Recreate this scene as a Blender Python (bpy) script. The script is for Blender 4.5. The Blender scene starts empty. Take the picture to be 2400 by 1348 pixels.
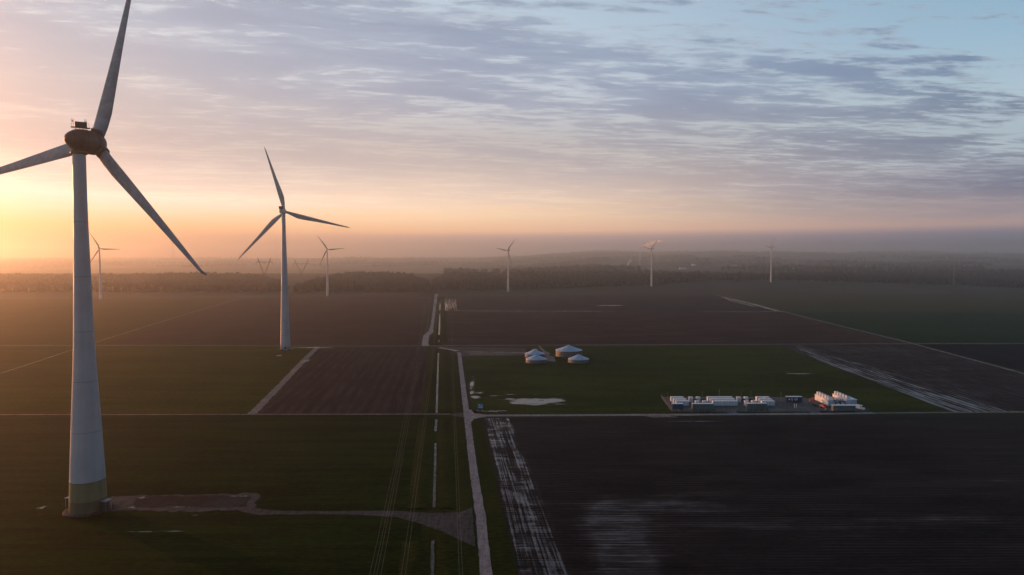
import bpy, bmesh, math, random
import numpy as np
from mathutils import Vector, noise as mnoise
random.seed(7); np.random.seed(7)
R = math.radians
S = bpy.context.scene
COL = S.collection

# ------------------------------------------------------------------ camera
CAM_H = 84.0; FOC = 1600.0; PITCH = math.atan(68/1600.0)
cd = bpy.data.cameras.new('camera'); cam = bpy.data.objects.new('camera', cd); COL.objects.link(cam)
cd.sensor_width = 36; cd.lens = 24; cd.clip_start = 0.5; cd.clip_end = 40000
cam.location = (0, 0, CAM_H); cam.rotation_euler = (R(90) - PITCH, 0, 0)
S.camera = cam

# ------------------------------------------------------------------ sky, sun, exposure
SUN_AZ, SUN_EL = -58.0, 4.4          # degrees left of the view axis (+Y), degrees up
def lin(c): 
    return tuple((x/255/12.92 if x/255 <= 0.04045 else ((x/255+0.055)/1.055)**2.4) for x in c)
world = bpy.data.worlds.new('World'); S.world = world; world.use_nodes = True
def build_world():
    nt = world.node_tree; N = nt.nodes; L = nt.links; N.clear()
    def m(op, a, b=None, c=None, clamp=False):
        n = N.new('ShaderNodeMath'); n.operation = op; n.use_clamp = clamp
        for i, v in enumerate((a, b, c)):
            if v is None: continue
            if isinstance(v, (int, float)): n.inputs[i].default_value = v
            else: L.new(v, n.inputs[i])
        return n.outputs[0]
    def sstep(v, lo, hi):
        n = N.new('ShaderNodeMapRange'); n.interpolation_type = 'SMOOTHSTEP'
        L.new(v, n.inputs[0]); n.inputs[1].default_value = lo; n.inputs[2].default_value = hi
        return n.outputs[0]
    def mix(f, a, b):
        n = N.new('ShaderNodeMix'); n.data_type = 'RGBA'
        if isinstance(f, float): n.inputs[0].default_value = f
        else: L.new(f, n.inputs[0])
        for s, v in ((6, a), (7, b)):
            if isinstance(v, tuple): n.inputs[s].default_value = (*v, 1)
            else: L.new(v, n.inputs[s])
        return n.outputs[2]
    def ramp(v, stops):                       # stops: (elevation deg, sRGB)
        n = N.new('ShaderNodeValToRGB'); L.new(v, n.inputs[0]); cr = n.color_ramp
        while len(cr.elements) > 1: cr.elements.remove(cr.elements[-1])
        for i, (e, c) in enumerate(stops):
            p = math.sqrt(max(e, 0)/90)
            el = cr.elements[0] if i == 0 else cr.elements.new(p)
            el.position = p; el.color = (*lin(c), 1)
        return n.outputs[0]
    tc = N.new('ShaderNodeTexCoord'); D = tc.outputs['Generated']
    sx = N.new('ShaderNodeSeparateXYZ'); L.new(D, sx.inputs[0]); X, Y, Z = sx.outputs
    el = m('MULTIPLY', m('ARCSINE', Z), 180/math.pi)
    el = m('MAXIMUM', el, 0.0)
    hl = m('MAXIMUM', m('SQRT', m('ADD', m('MULTIPLY', X, X), m('MULTIPLY', Y, Y))), 1e-4)
    sa = R(SUN_AZ)
    dot = m('DIVIDE', m('ADD', m('MULTIPLY', X, math.sin(sa)), m('MULTIPLY', Y, math.cos(sa))), hl)
    az = m('MULTIPLY', m('ARCCOSINE', m('MINIMUM', m('MAXIMUM', dot, -0.9999), 0.9999)), 180/math.pi)
    f1 = sstep(az, 8, 66); f2 = sstep(az, 46, 104)
    zz0 = m('MAXIMUM', m('ADD', Z, 0.035), 0.02)
    cv0 = N.new('ShaderNodeCombineXYZ'); L.new(m('DIVIDE', X, zz0), cv0.inputs[0]); L.new(m('DIVIDE', Y, zz0), cv0.inputs[1])
    wn = N.new('ShaderNodeTexNoise'); L.new(cv0.outputs[0], wn.inputs['Vector']); wn.inputs['Scale'].default_value = 0.45; wn.inputs['Detail'].default_value = 4
    hb = m('MULTIPLY', sstep(el, 2.6, 3.8), m('SUBTRACT', 1.0, sstep(el, 9.0, 20.0)))
    elw = m('MAXIMUM', m('ADD', m('ADD', el, m('MULTIPLY', m('MULTIPLY', m('SUBTRACT', wn.outputs[0], 0.5), hb), 2.6)), m('MULTIPLY', m('MULTIPLY', hb, f1), 0.25)), 0.0)
    ep = m('SQRT', m('DIVIDE', elw, 90.0))
    clear_n = ramp(ep, SKY_CLEAR_NEAR); clear_m = ramp(ep, SKY_CLEAR_MID); clear_f = ramp(ep, SKY_CLEAR_FAR)
    cloud_n = ramp(ep, SKY_CLOUD_NEAR); cloud_m = ramp(ep, SKY_CLOUD_MID); cloud_f = ramp(ep, SKY_CLOUD_FAR)
    clear = mix(f2, mix(f1, clear_n, clear_m), clear_f)
    cloud = mix(f2, mix(f1, cloud_n, cloud_m), cloud_f)
    # cloud deck, laid out on a plane overhead
    zz = m('MAXIMUM', m('ADD', Z, 0.035), 0.02)
    px = m('DIVIDE', X, zz); py = m('DIVIDE', Y, zz)
    cv = N.new('ShaderNodeCombineXYZ'); L.new(px, cv.inputs[0]); L.new(py, cv.inputs[1])
    def noise(vec, scale, detail, rough, dist=0.0, sc=(1, 1, 1), off=(0, 0, 0), rot=0.0):
        m0 = N.new('ShaderNodeMapping'); L.new(vec, m0.inputs[0]); m0.inputs['Rotation'].default_value = (0, 0, rot)
        mp = N.new('ShaderNodeMapping'); L.new(m0.outputs[0], mp.inputs[0]); mp.inputs['Scale'].default_value = sc
        mp.inputs['Location'].default_value = off
        n = N.new('ShaderNodeTexNoise'); L.new(mp.outputs[0], n.inputs['Vector'])
        n.inputs['Scale'].default_value = scale; n.inputs['Detail'].default_value = detail
        n.inputs['Roughness'].default_value = rough; n.inputs['Distortion'].default_value = dist
        return n.outputs[0]
    big = noise(cv.outputs[0], 0.55, 3, 0.5, 0.3, off=(3.1, 1.7, 0), sc=(0.8, 1.1, 1), rot=R(-20))
    medn = noise(cv.outputs[0], 2.3, 8, 0.62, 0.35, off=(7.3, 2.2, 4), sc=(0.62, 1.35, 1), rot=R(-14))
    fine = noise(cv.outputs[0], 8.5, 6, 0.6, 0.25, off=(1.3, 9.2, 2), sc=(0.55, 1.5, 1), rot=R(-6))
    # edge of the deck: full cover beyond the line, broken cover and clear air overhead to the right
    edge = m('SUBTRACT', m('SUBTRACT', m('SUBTRACT', py, m('MULTIPLY', px, 0.35)), m('MULTIPLY', m('MULTIPLY', px, px), 0.10)), 2.34)
    deck = sstep(edge, -0.9, 0.6)
    s = m('ADD', m('ADD', m('MULTIPLY', medn, 0.75), m('MULTIPLY', fine, 0.72)), m('MULTIPLY', big, 0.38))
    s = m('ADD', s, m('ADD', m('MULTIPLY', deck, 0.245), 0.01))
    cover = sstep(s, 0.99, 1.19)
    # wide soft shading inside the deck
    shade = sstep(m('ADD', m('MULTIPLY', medn, 0.6), m('MULTIPLY', big, 0.4)), 0.36, 0.62)
    cloud2 = mix(shade, mix(0.46, cloud, clear), cloud)
    # bright rims where the cover thins
    rim = m('MULTIPLY', m('MULTIPLY', cover, m('SUBTRACT', 1.0, cover)), 4.0)
    veil = sstep(el, 5.0, 12.0)
    sky = mix(m('MULTIPLY', cover, 0.88), clear, cloud2)
    sky = mix(m('MULTIPLY', m('MULTIPLY', rim, veil), 0.10), sky, lin((240, 232, 226)))
    low = m('MULTIPLY', m('SUBTRACT', 1.0, sstep(el, 3.5, 9.0)), m('SUBTRACT', 1.0, sstep(az, 60, 130)))
    lb = N.new('ShaderNodeVectorMath'); lb.operation = 'SCALE'; L.new(sky, lb.inputs[0]); L.new(m('ADD', 1.0, m('MULTIPLY', low, 0.5)), lb.inputs['Scale']); sky = lb.outputs[0]
    f3 = sstep(az, 95, 165)
    dk = N.new('ShaderNodeVectorMath'); dk.operation = 'SCALE'; L.new(sky, dk.inputs[0]); L.new(m('SUBTRACT', 1.0, m('MULTIPLY', f3, 0.38)), dk.inputs['Scale']); sky = dk.outputs[0]
    # glow of the low sun behind the haze
    sv = (math.sin(sa)*math.cos(R(SUN_EL)), math.cos(sa)*math.cos(R(SUN_EL)), math.sin(R(SUN_EL)))
    sd_ = m('ADD', m('ADD', m('MULTIPLY', X, sv[0]), m('MULTIPLY', Y, sv[1])), m('MULTIPLY', Z, sv[2]))
    ang = m('MULTIPLY', m('ARCCOSINE', m('MINIMUM', m('MAXIMUM', sd_, -0.9999), 0.9999)), 180/math.pi)
    gl = m('POWER', 2.718, m('MULTIPLY', m('POWER', m('DIVIDE', ang, 8.0), 1.4), -1.0))
    va = N.new('ShaderNodeVectorMath'); va.operation = 'SCALE'; va.inputs[0].default_value = (7.0, 2.6, 0.5); L.new(gl, va.inputs['Scale'])
    vb = N.new('ShaderNodeVectorMath'); vb.operation = 'ADD'; L.new(sky, vb.inputs[0]); L.new(va.outputs[0], vb.inputs[1]); sky = vb.outputs[0]
    # the physical sky underneath, low sun
    ns = N.new('ShaderNodeTexSky'); ns.sky_type = 'NISHITA'; ns.sun_disc = False
    ns.sun_elevation = R(SUN_EL); ns.sun_rotation = R(SUN_AZ); ns.altitude = 100
    bg1 = N.new('ShaderNodeBackground'); L.new(ns.outputs[0], bg1.inputs[0]); bg1.inputs[1].default_value = 0.05
    bg2 = N.new('ShaderNodeBackground'); L.new(sky, bg2.inputs[0]); bg2.inputs[1].default_value = 1.0
    ms = N.new('ShaderNodeMixShader'); ms.inputs[0].default_value = 0.93
    L.new(bg1.outputs[0], ms.inputs[1]); L.new(bg2.outputs[0], ms.inputs[2])
    out = N.new('ShaderNodeOutputWorld'); L.new(ms.outputs[0], out.inputs[0])
SKY_CLEAR_NEAR = [(0,(232,122,40)),(1.2,(248,150,62)),(2.4,(248,180,108)),(3.6,(246,210,178)),(4.6,(246,226,212)),(5.1,(252,234,214)),(5.5,(240,220,204)),(8,(234,212,202)),(12,(242,226,218)),(17,(238,238,240)),(24,(200,208,220)),(45,(108,122,146)),(90,(70,82,106))]
SKY_CLOUD_NEAR = [(0,(232,122,40)),(1.2,(248,150,62)),(2.4,(248,180,108)),(3.6,(246,210,178)),(4.6,(246,224,210)),(5.0,(246,226,204)),(5.4,(230,206,192)),(8,(216,194,188)),(12,(216,204,203)),(17,(190,190,204)),(24,(154,156,176)),(45,(88,98,120)),(90,(60,70,92))]
SKY_CLEAR_MID = [(0,(112,96,104)),(1.2,(158,130,130)),(1.8,(198,156,144)),(2.3,(252,196,152)),(3.6,(255,214,168)),(4.8,(250,218,182)),(6,(242,214,190)),(10,(208,198,194)),(14,(214,220,230)),(20,(198,216,232)),(30,(148,170,198)),(50,(88,106,134)),(90,(62,76,102))]
SKY_CLOUD_MID = [(0,(112,96,104)),(1.2,(158,130,130)),(1.8,(198,156,144)),(2.3,(252,194,150)),(3.6,(252,208,164)),(4.8,(236,202,174)),(6,(222,196,180)),(9,(194,182,186)),(13,(157,163,186)),(17,(151,162,188)),(24,(122,134,160)),(50,(70,84,108)),(90,(52,62,84))]
SKY_CLEAR_FAR = [(0,(20,52,84)),(1.0,(60,82,112)),(1.8,(114,114,138)),(2.4,(188,156,152)),(3.4,(158,144,152)),(5.0,(118,126,152)),(6.2,(146,154,172)),(7.5,(178,194,206)),(11,(182,208,222)),(15,(156,192,216)),(21,(132,172,200)),(45,(72,98,132)),(90,(56,72,98))]
SKY_CLOUD_FAR = [(0,(20,52,84)),(1.0,(60,82,112)),(1.8,(114,114,138)),(2.4,(184,152,150)),(3.4,(134,126,144)),(4.8,(86,94,124)),(8,(98,112,142)),(13,(114,136,168)),(21,(112,138,170)),(45,(60,78,106)),(90,(46,58,80))]
build_world()
sd = bpy.data.lights.new('sun', 'SUN'); sun = bpy.data.objects.new('sun', sd); COL.objects.link(sun)
sd.energy = 5.0; sd.angle = R(0.6); sd.color = (1.0, 0.40, 0.15)
sun.rotation_euler = (R(90 - SUN_EL), 0, R(180 - SUN_AZ))
S.view_settings.view_transform = 'Standard'; S.view_settings.look = 'None'
S.view_settings.exposure = 0.0; S.view_settings.gamma = 1.0; S.view_settings.use_curve_mapping = False
S.cycles.use_denoising = True; S.cycles.volume_bounces = 2; S.cycles.max_bounces = 8
S.cycles.diffuse_bounces = 3; S.cycles.glossy_bounces = 3; S.cycles.transparent_max_bounces = 16
HAZE_TOP, HAZE_DENSITY, HAZE_ANISO = 300.0, 1.7e-4, 0.905

# ------------------------------------------------------------------ geometry helpers
_c, _s = math.cos(PITCH), math.sin(PITCH)
def _ray(px, py):
    a, b, d = px-1200, FOC, -(py-674)
    return (a, b*_c + d*_s, -b*_s + d*_c)
def G(px, py, z=0.0):
    """ground point seen at that place of the photograph"""
    w = _ray(px, py); t = (z-CAM_H)/w[2]
    return Vector((w[0]*t, w[1]*t, z))
def AD(px, py, Y):
    w = _ray(px, py); t = Y/w[1]
    return Vector((w[0]*t, Y, CAM_H + w[2]*t))

def tag(o, label=None, cat=None, group=None, kind=None):
    if label: o['label'] = label
    if cat: o['category'] = cat
    if group: o['group'] = group
    if kind: o['kind'] = kind
    return o
def empty(name, loc, rz=0.0, label=None, cat=None, group=None):
    o = bpy.data.objects.new(name, None); COL.objects.link(o)
    o.location = loc; o.rotation_euler = (0, 0, rz); o.empty_display_size = 1
    return tag(o, label, cat, group)
def kids(o): return [c for c in bpy.data.objects if c.parent is o]
def copy_tree(o, parent=None):
    c = o.copy(); COL.objects.link(c)
    if parent is not None: c.parent = parent
    for ch in list(o.children): copy_tree(ch, c)
    return c

class MB:
    def __init__(s): s.v = []; s.f = []; s.sm = []
    def add(s, v, f, smooth=False):
        b = len(s.v); s.v += [tuple(x) for x in v]; s.f += [tuple(b+i for i in q) for q in f]; s.sm += [smooth]*len(f); return s
    def box(s, c, d, rz=0.0, taper=1.0):
        x, y, z = (d[0]/2, d[1]/2, d[2]/2); cr, sr = math.cos(rz), math.sin(rz); vs = []
        for k in (-1, 1):
            t = taper if k > 0 else 1
            for a, b in ((-1,-1),(1,-1),(1,1),(-1,1)):
                X, Yy = a*x*t, b*y*t
                vs.append((c[0]+X*cr-Yy*sr, c[1]+X*sr+Yy*cr, c[2]+k*z))
        return s.add(vs, [(3,2,1,0),(4,5,6,7),(0,1,5,4),(1,2,6,5),(2,3,7,6),(3,0,4,7)])
    def lathe(s, prof, seg=32, c=(0,0,0), smooth=True, caps=True):
        vs = []; n = len(prof)
        for r, z in prof:
            for i in range(seg):
                a = 2*math.pi*i/seg; vs.append((c[0]+r*math.cos(a), c[1]+r*math.sin(a), c[2]+z))
        fs = [(j*seg+i, j*seg+(i+1)%seg, (j+1)*seg+(i+1)%seg, (j+1)*seg+i) for j in range(n-1) for i in range(seg)]
        s.add(vs, fs, smooth)
        if caps:
            b = len(s.v)-len(vs)
            s.f.append(tuple(b+i for i in reversed(range(seg)))); s.sm.append(False)
            s.f.append(tuple(b+(n-1)*seg+i for i in range(seg))); s.sm.append(False)
        return s
    def bar(s, a, b, r, seg=6, r2=None):
        a = Vector(a); b = Vector(b); d = (b-a).normalized(); r2 = r if r2 is None else r2
        u = d.cross(Vector((0,0,1)) if abs(d.z) < .95 else Vector((1,0,0))).normalized(); w = d.cross(u)
        vs = [a+u*r*math.cos(2*math.pi*i/seg)+w*r*math.sin(2*math.pi*i/seg) for i in range(seg)]
        vs += [b+u*r2*math.cos(2*math.pi*i/seg)+w*r2*math.sin(2*math.pi*i/seg) for i in range(seg)]
        fs = [((i+1)%seg, i, seg+i, seg+(i+1)%seg) for i in range(seg)] + [tuple(range(seg)), tuple(reversed(range(seg, 2*seg)))]
        return s.add(vs, fs)
    def path(s, pts, r, seg=5):
        for a, b in zip(pts, pts[1:]): s.bar(a, b, r, seg)
        return s
    def build(s, name, mt, parent=None, loc=(0,0,0), rot=(0,0,0)):
        me = bpy.data.meshes.new(name); me.from_pydata(s.v, [], s.f); me.polygons.foreach_set('use_smooth', s.sm)
        if mt is not None: me.materials.append(mt)
        me.update()
        o = bpy.data.objects.new(name, me); COL.objects.link(o); o.location = loc; o.rotation_euler = rot
        if parent is not None: o.parent = parent
        return o
def bev(o, w=0.04, seg=2):
    m = o.modifiers.new('bevel', 'BEVEL'); m.width = w; m.segments = seg; m.limit_method = 'ANGLE'; return o

# ------------------------------------------------------------------ materials
class NT:
    """small helper for node materials"""
    def __init__(s, name):
        s.m = bpy.data.materials.new(name); s.m.use_nodes = True; s.t = s.m.node_tree; s.N = s.t.nodes; s.L = s.t.links
        s.b = s.N['Principled BSDF']; s.pos = s.N.new('ShaderNodeNewGeometry').outputs['Position']
    def put(s, sock, v):
        if isinstance(v, (int, float)): sock.default_value = v
        elif isinstance(v, tuple): sock.default_value = (*v, 1) if len(v) == 3 and len(sock.default_value) == 4 else v
        else: s.L.new(v, sock)
    def math(s, op, a, b=None, c=None, clamp=False):
        n = s.N.new('ShaderNodeMath'); n.operation = op; n.use_clamp = clamp
        for i, v in enumerate((a, b, c)):
            if v is not None: s.put(n.inputs[i], v)
        return n.outputs[0]
    def step(s, v, lo, hi, a=0.0, b=1.0):
        n = s.N.new('ShaderNodeMapRange'); n.interpolation_type = 'SMOOTHSTEP'; s.put(n.inputs[0], v)
        for i, q in enumerate((lo, hi, a, b)): n.inputs[i+1].default_value = q
        return n.outputs[0]
    def mix(s, f, a, b):
        n = s.N.new('ShaderNodeMix'); n.data_type = 'RGBA'; s.put(n.inputs[0], f); s.put(n.inputs[6], a); s.put(n.inputs[7], b); return n.outputs[2]
    def noise(s, scale=1.0, sc=(1,1,1), detail=4, rough=0.55, rot=0.0, off=(0,0,0), dist=0.0, vec=None):
        mp = s.N.new('ShaderNodeMapping'); s.L.new(vec or s.pos, mp.inputs[0]); mp.vector_type = 'POINT'
        mp.inputs['Scale'].default_value = sc; mp.inputs['Rotation'].default_value = (0,0,rot); mp.inputs['Location'].default_value = off
        n = s.N.new('ShaderNodeTexNoise'); s.L.new(mp.outputs[0], n.inputs['Vector']); n.inputs['Scale'].default_value = scale
        n.inputs['Detail'].default_value = detail; n.inputs['Roughness'].default_value = rough; n.inputs['Distortion'].default_value = dist
        return n.outputs[0]
    def xyz(s):
        n = s.N.new('ShaderNodeSeparateXYZ'); s.L.new(s.pos, n.inputs[0]); return n.outputs
    def bump(s, h, strength=0.3, dist=0.1):
        n = s.N.new('ShaderNodeBump'); n.inputs['Strength'].default_value = strength; n.inputs['Distance'].default_value = dist
        s.L.new(h, n.inputs['Height']); s.L.new(n.outputs[0], s.b.inputs['Normal']); return n
    def fin(s, col, rough, spec=0.3, metal=0.0):
        s.put(s.b.inputs['Base Color'], col); s.put(s.b.inputs['Roughness'], rough)
        s.put(s.b.inputs['Specular IOR Level'], spec); s.put(s.b.inputs['Metallic'], metal); return s.m

def paint(name, c, rough=0.45, var=0.12, spec=0.4, scale=0.5, streak=True, metal=0.0):
    t = NT(name)
    n1 = t.noise(scale, detail=5); n2 = t.noise(scale*2.5, sc=(1, 1, 0.08) if streak else (1,1,1), detail=4, off=(5,3,1))
    f = t.math('ADD', t.math('MULTIPLY', n1, 0.5), t.math('MULTIPLY', n2, 0.5))
    f = t.step(f, 0.35, 0.65)
    d = tuple(x*(1-var*1.6) for x in c); h = tuple(min(1, x*(1+var*0.4)) for x in c)
    return t.fin(t.mix(f, d, h), t.step(n1, 0.3, 0.7, rough-0.06, rough+0.12), spec, metal)
M = {}
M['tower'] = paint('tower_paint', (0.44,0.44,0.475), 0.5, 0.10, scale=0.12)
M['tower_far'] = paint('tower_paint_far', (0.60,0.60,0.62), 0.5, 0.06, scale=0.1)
M['blade'] = paint('blade_gelcoat', (0.34,0.35,0.38), 0.38, 0.16, scale=0.2, streak=False)
M['blade_far'] = paint('shade_toned_blade', (0.15,0.145,0.16), 0.5, 0.1, scale=0.2, streak=False)  # shade of the side turned from the sun, put into the blade colour
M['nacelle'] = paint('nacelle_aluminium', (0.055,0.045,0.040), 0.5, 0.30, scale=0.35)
M['olive'] = paint('tower_base_green', (0.20,0.185,0.10), 0.6, 0.12, scale=0.3)
M['olive2'] = paint('tower_foot_green', (0.12,0.10,0.058), 0.65, 0.14, scale=0.3)
M['dark'] = paint('dark_steel', (0.045,0.042,0.04), 0.5, 0.2)
M['steel'] = paint('galvanised_steel', (0.30,0.31,0.32), 0.5, 0.15, metal=0.3)
M['pylon'] = paint('pylon_steel', (0.12,0.12,0.12), 0.6, 0.15, metal=0.2)
M['cable'] = paint('aluminium_cable', (0.26,0.26,0.22), 0.5, 0.1, metal=0.0)
M['white'] = paint('white_container_paint', (0.80,0.81,0.83), 0.45, 0.08, scale=0.6)
M['white2'] = paint('grey_door_paint', (0.52,0.58,0.64), 0.45, 0.12, scale=0.6)
M['teal'] = paint('grey_green_container_paint', (0.10,0.145,0.15), 0.5, 0.2, scale=0.5)
M['blue'] = paint('blue_container_paint', (0.02,0.075,0.16), 0.45, 0.2, scale=0.5)
M['navy'] = paint('navy_container_paint', (0.018,0.05,0.095), 0.45, 0.2, scale=0.5)
M['roof'] = paint('tank_roof_membrane', (0.36,0.47,0.60), 0.42, 0.09, scale=0.12, streak=False)
M['tank'] = paint('tank_wall_steel', (0.16,0.125,0.105), 0.5, 0.3, scale=0.3)
M['red'] = paint('red_paint', (0.45,0.03,0.015), 0.35, 0.15)
M['glass'] = paint('dark_glass', (0.01,0.012,0.015), 0.08, 0.1, spec=0.8)
M['tyre'] = paint('tyre_rubber', (0.015,0.015,0.015), 0.8, 0.1)
M['signblue'] = paint('sign_blue', (0.05,0.30,0.48), 0.4, 0.08)
M['signwhite'] = paint('sign_white', (0.75,0.76,0.78), 0.4, 0.05)
M['brick'] = paint('pale_brick', (0.42,0.36,0.32), 0.8, 0.2)
M['tiles'] = paint('roof_tiles', (0.12,0.07,0.055), 0.8, 0.25)
M['wood'] = paint('weathered_post', (0.22,0.20,0.16), 0.8, 0.2)

A_G = math.atan(0.0937)      # the fields' own axis: u across, v along
def field_mat(name, ca, cb, rows='x', spacing=1.5, rowamt=0.5, patch=0.012, rough=0.85, wet=None, spec=0.03, bumpd=0.15, row_hi=None, wetcol=(0.065,0.058,0.057), wetspec=.25, tram=0, ridge=0):
    t = NT(name)
    big = t.noise(patch, detail=5, rough=0.6, off=(hash(name) % 97, 3, 0) if False else (len(name)*3.7, 3, 0))
    med = t.noise(0.11, detail=5, rough=0.65)
    if rows == 'x':   scv, rot = (0.012, 1/spacing, 1), R(-0.35)
    elif rows == 'v': scv, rot = (1/spacing, 0.010, 1), -A_G
    elif rows == 'y': scv, rot = (1/spacing, 0.012, 1), R(1.5)
    else:             scv, rot = (0.25, 0.25, 1), 0
    # rotation must come first: rotate coordinates, then squeeze
    mp = t.N.new('ShaderNodeMapping'); t.L.new(t.pos, mp.inputs[0]); mp.inputs['Rotation'].default_value = (0,0,rot)
    scw = (scv[0]*1.0, scv[1]/7.0, 1) if scv[1] > scv[0] else (scv[0]/7.0, scv[1]*1.0, 1)
    row = t.noise(1.0, sc=scw, detail=6, rough=0.82, vec=mp.outputs[0])
    row2 = t.noise(0.45, sc=scw, detail=4, rough=0.7, vec=mp.outputs[0], off=(3,7,0))
    f = t.math('ADD', t.math('MULTIPLY', t.step(big, .38, .62), 0.6), t.math('MULTIPLY', t.step(med, .35, .65), 0.25))
    f = t.math('ADD', f, t.math('MULTIPLY', t.math('SUBTRACT', t.step(row, .38, .62), 0.5), rowamt))
    f = t.math('ADD', f, t.math('MULTIPLY', t.math('SUBTRACT', t.step(row2, .4, .6), 0.5), rowamt*0.6), clamp=True)
    col = t.mix(f, ca, cb)
    if row_hi: col = t.mix(t.math('MULTIPLY', t.step(row, .56, .66), 0.75), col, row_hi)
    if ridge:
        sp3 = t.N.new('ShaderNodeSeparateXYZ'); t.L.new(mp.outputs[0], sp3.inputs[0]); cc = sp3.outputs[1] if rows == 'x' else sp3.outputs[0]
        wb = t.noise(0.9, sc=(.02, .25, 1) if rows == 'x' else (.25, .02, 1), detail=3, vec=mp.outputs[0], off=(2, 2, 2))
        wv = t.math('SINE', t.math('ADD', t.math('MULTIPLY', cc, 6.2832/ridge), t.math('MULTIPLY', wb, 9.0)))
        wm = t.math('MULTIPLY', t.step(t.noise(0.05, sc=(.4, 1, 1), detail=4, rough=.7, off=(7,7,7)), .36, .6), t.step(wv, -.2, .9))
        col = t.mix(t.math('MULTIPLY', wm, .8), col, row_hi or cb)
        row = t.math('ADD', row, t.math('MULTIPLY', wv, .07))
    fine = t.noise(1.1, sc=(.35, 1, 1), detail=4, rough=.7)
    col = t.mix(t.step(fine, .42, .68, 0, .45), col, tuple(x*1.9 for x in cb)); col = t.mix(t.step(fine, .32, .5, .45, 0), col, tuple(x*.5 for x in ca))
    if tram:
        x, y, _ = t.xyz(); q = t.math('FRACT', t.math('DIVIDE', t.math('ADD', t.math('ADD', y, t.math('MULTIPLY', x, .006)), t.math('MULTIPLY', med, 1.2)), float(tram)))
        ln = t.math('ADD', t.step(t.math('ABSOLUTE', t.math('SUBTRACT', q, .46)), .008, .020, 1, 0), t.step(t.math('ABSOLUTE', t.math('SUBTRACT', q, .54)), .008, .020, 1, 0), clamp=True)
        col = t.mix(t.math('MULTIPLY', ln, t.step(big, .35, .6, .15, .65)), col, (0.006,0.005,0.003))
    rg = rough
    if wet:
        w = wet(t, row, row2, med, big, mp.outputs[0])
        col = t.mix(w, col, wetcol); rg = t.step(w, 0.0, 1.0, rough, 0.2)
        sp = t.step(w, 0, 1, spec, wetspec)
    else: sp = spec
    nb = t.bump(t.math('ADD', row, med), 0.35, bumpd)
    if wet: t.put(nb.inputs['Strength'], t.step(w, 0.0, 0.8, 0.35, 0.02))
    return t.fin(col, rg, sp)
def grass(name, ca=(0.030,0.042,0.012), cb=(0.052,0.062,0.018), **k):
    k.setdefault('rowamt', 0.4); k.setdefault('spacing', 1.2); k.setdefault('spec', 0.02)
    return field_mat(name, ca, cb, **k)

# ------------------------------------------------------------------ terrain
def sst(a, b, x):
    t = min(1, max(0, (x-a)/(b-a))); return t*t*(3-2*t)
def terrain(x, y):
    z = 11*math.exp(-(((x-760)/500)**2 + ((y-2080)/360)**2)) * sst(1560, 1800, y)
    z += sst(1800, 3000, y)*20
    if y > 2900:
        a = math.atan2(x, y)
        k = sst(2950, 11800, y); lf = 1-sst(-0.08, 0.16, a)
        z -= lf*sst(2850, 4200, y)*42
        z += (1-.30*lf)*k*(150 + 14*math.sin(a*5.0+0.6) + 22*mnoise.noise(Vector((x/1900, y/1400, 3.3))))
        z += (1-.6*lf)*sst(2950, 3600, y)*16*mnoise.noise(Vector((x/520, y/420, 7.7)))
        z += sst(4000, 7000, y)*26*mnoise.noise(Vector((x/900, y/800, 0)))
    return z
def build_ground():
    ys = list(np.arange(-2500, 1500, 400)) + list(np.arange(1500, 3000, 50)) + list(np.arange(3000, 12601, 120))
    xs = list(np.arange(-11500, 11501, 125))
    v = [(x, y, terrain(x, y)) for y in ys for x in xs]; w = len(xs)
    f = [(j*w+i, j*w+i+1, (j+1)*w+i+1, (j+1)*w+i) for j in range(len(ys)-1) for i in range(w-1)]
    t = NT('open_country')
    vo = t.N.new('ShaderNodeTexVoronoi'); vo.distance = 'CHEBYCHEV'
    mp = t.N.new('ShaderNodeMapping'); t.L.new(t.pos, mp.inputs[0]); mp.inputs['Scale'].default_value = (0.0026, 0.0042, 0.0)
    mp.inputs['Rotation'].default_value = (0, 0, A_G); mp.inputs['Location'].default_value = (0.33, .21, 0)
    t.L.new(mp.outputs[0], vo.inputs['Vector']); vo.inputs['Scale'].default_value = 1.0
    sp = t.N.new('ShaderNodeSeparateColor'); t.L.new(vo.outputs['Color'], sp.inputs[0])
    n1 = t.noise(0.006, detail=6, rough=0.6); n2 = t.noise(1.0, sc=(0.01, 0.18, 1), detail=4, rough=0.7)
    c = t.mix(t.step(sp.outputs[0], .42, .46), (0.018,0.026,0.009), (0.026,0.020,0.017))
    c = t.mix(t.step(sp.outputs[1], .70, .74), c, (0.045,0.047,0.022))
    c = t.mix(t.step(sp.outputs[2], .72, .75), c, (0.016,0.020,0.012))
    c = t.mix(t.math('MULTIPLY', t.step(n1, .45, .62), .6), c, (0.022,0.024,0.014))
    c = t.mix(t.math('MULTIPLY', t.step(n2, .5, .7), .35), c, (0.04,0.04,0.026))
    m = t.fin(c, 0.9, 0.08)
    o = MB().add(v, f, True).build('ground', m)
    tag(o, 'flat open farmland rising to hazy wooded hills at the horizon', None, kind='structure')
build_ground()

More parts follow.
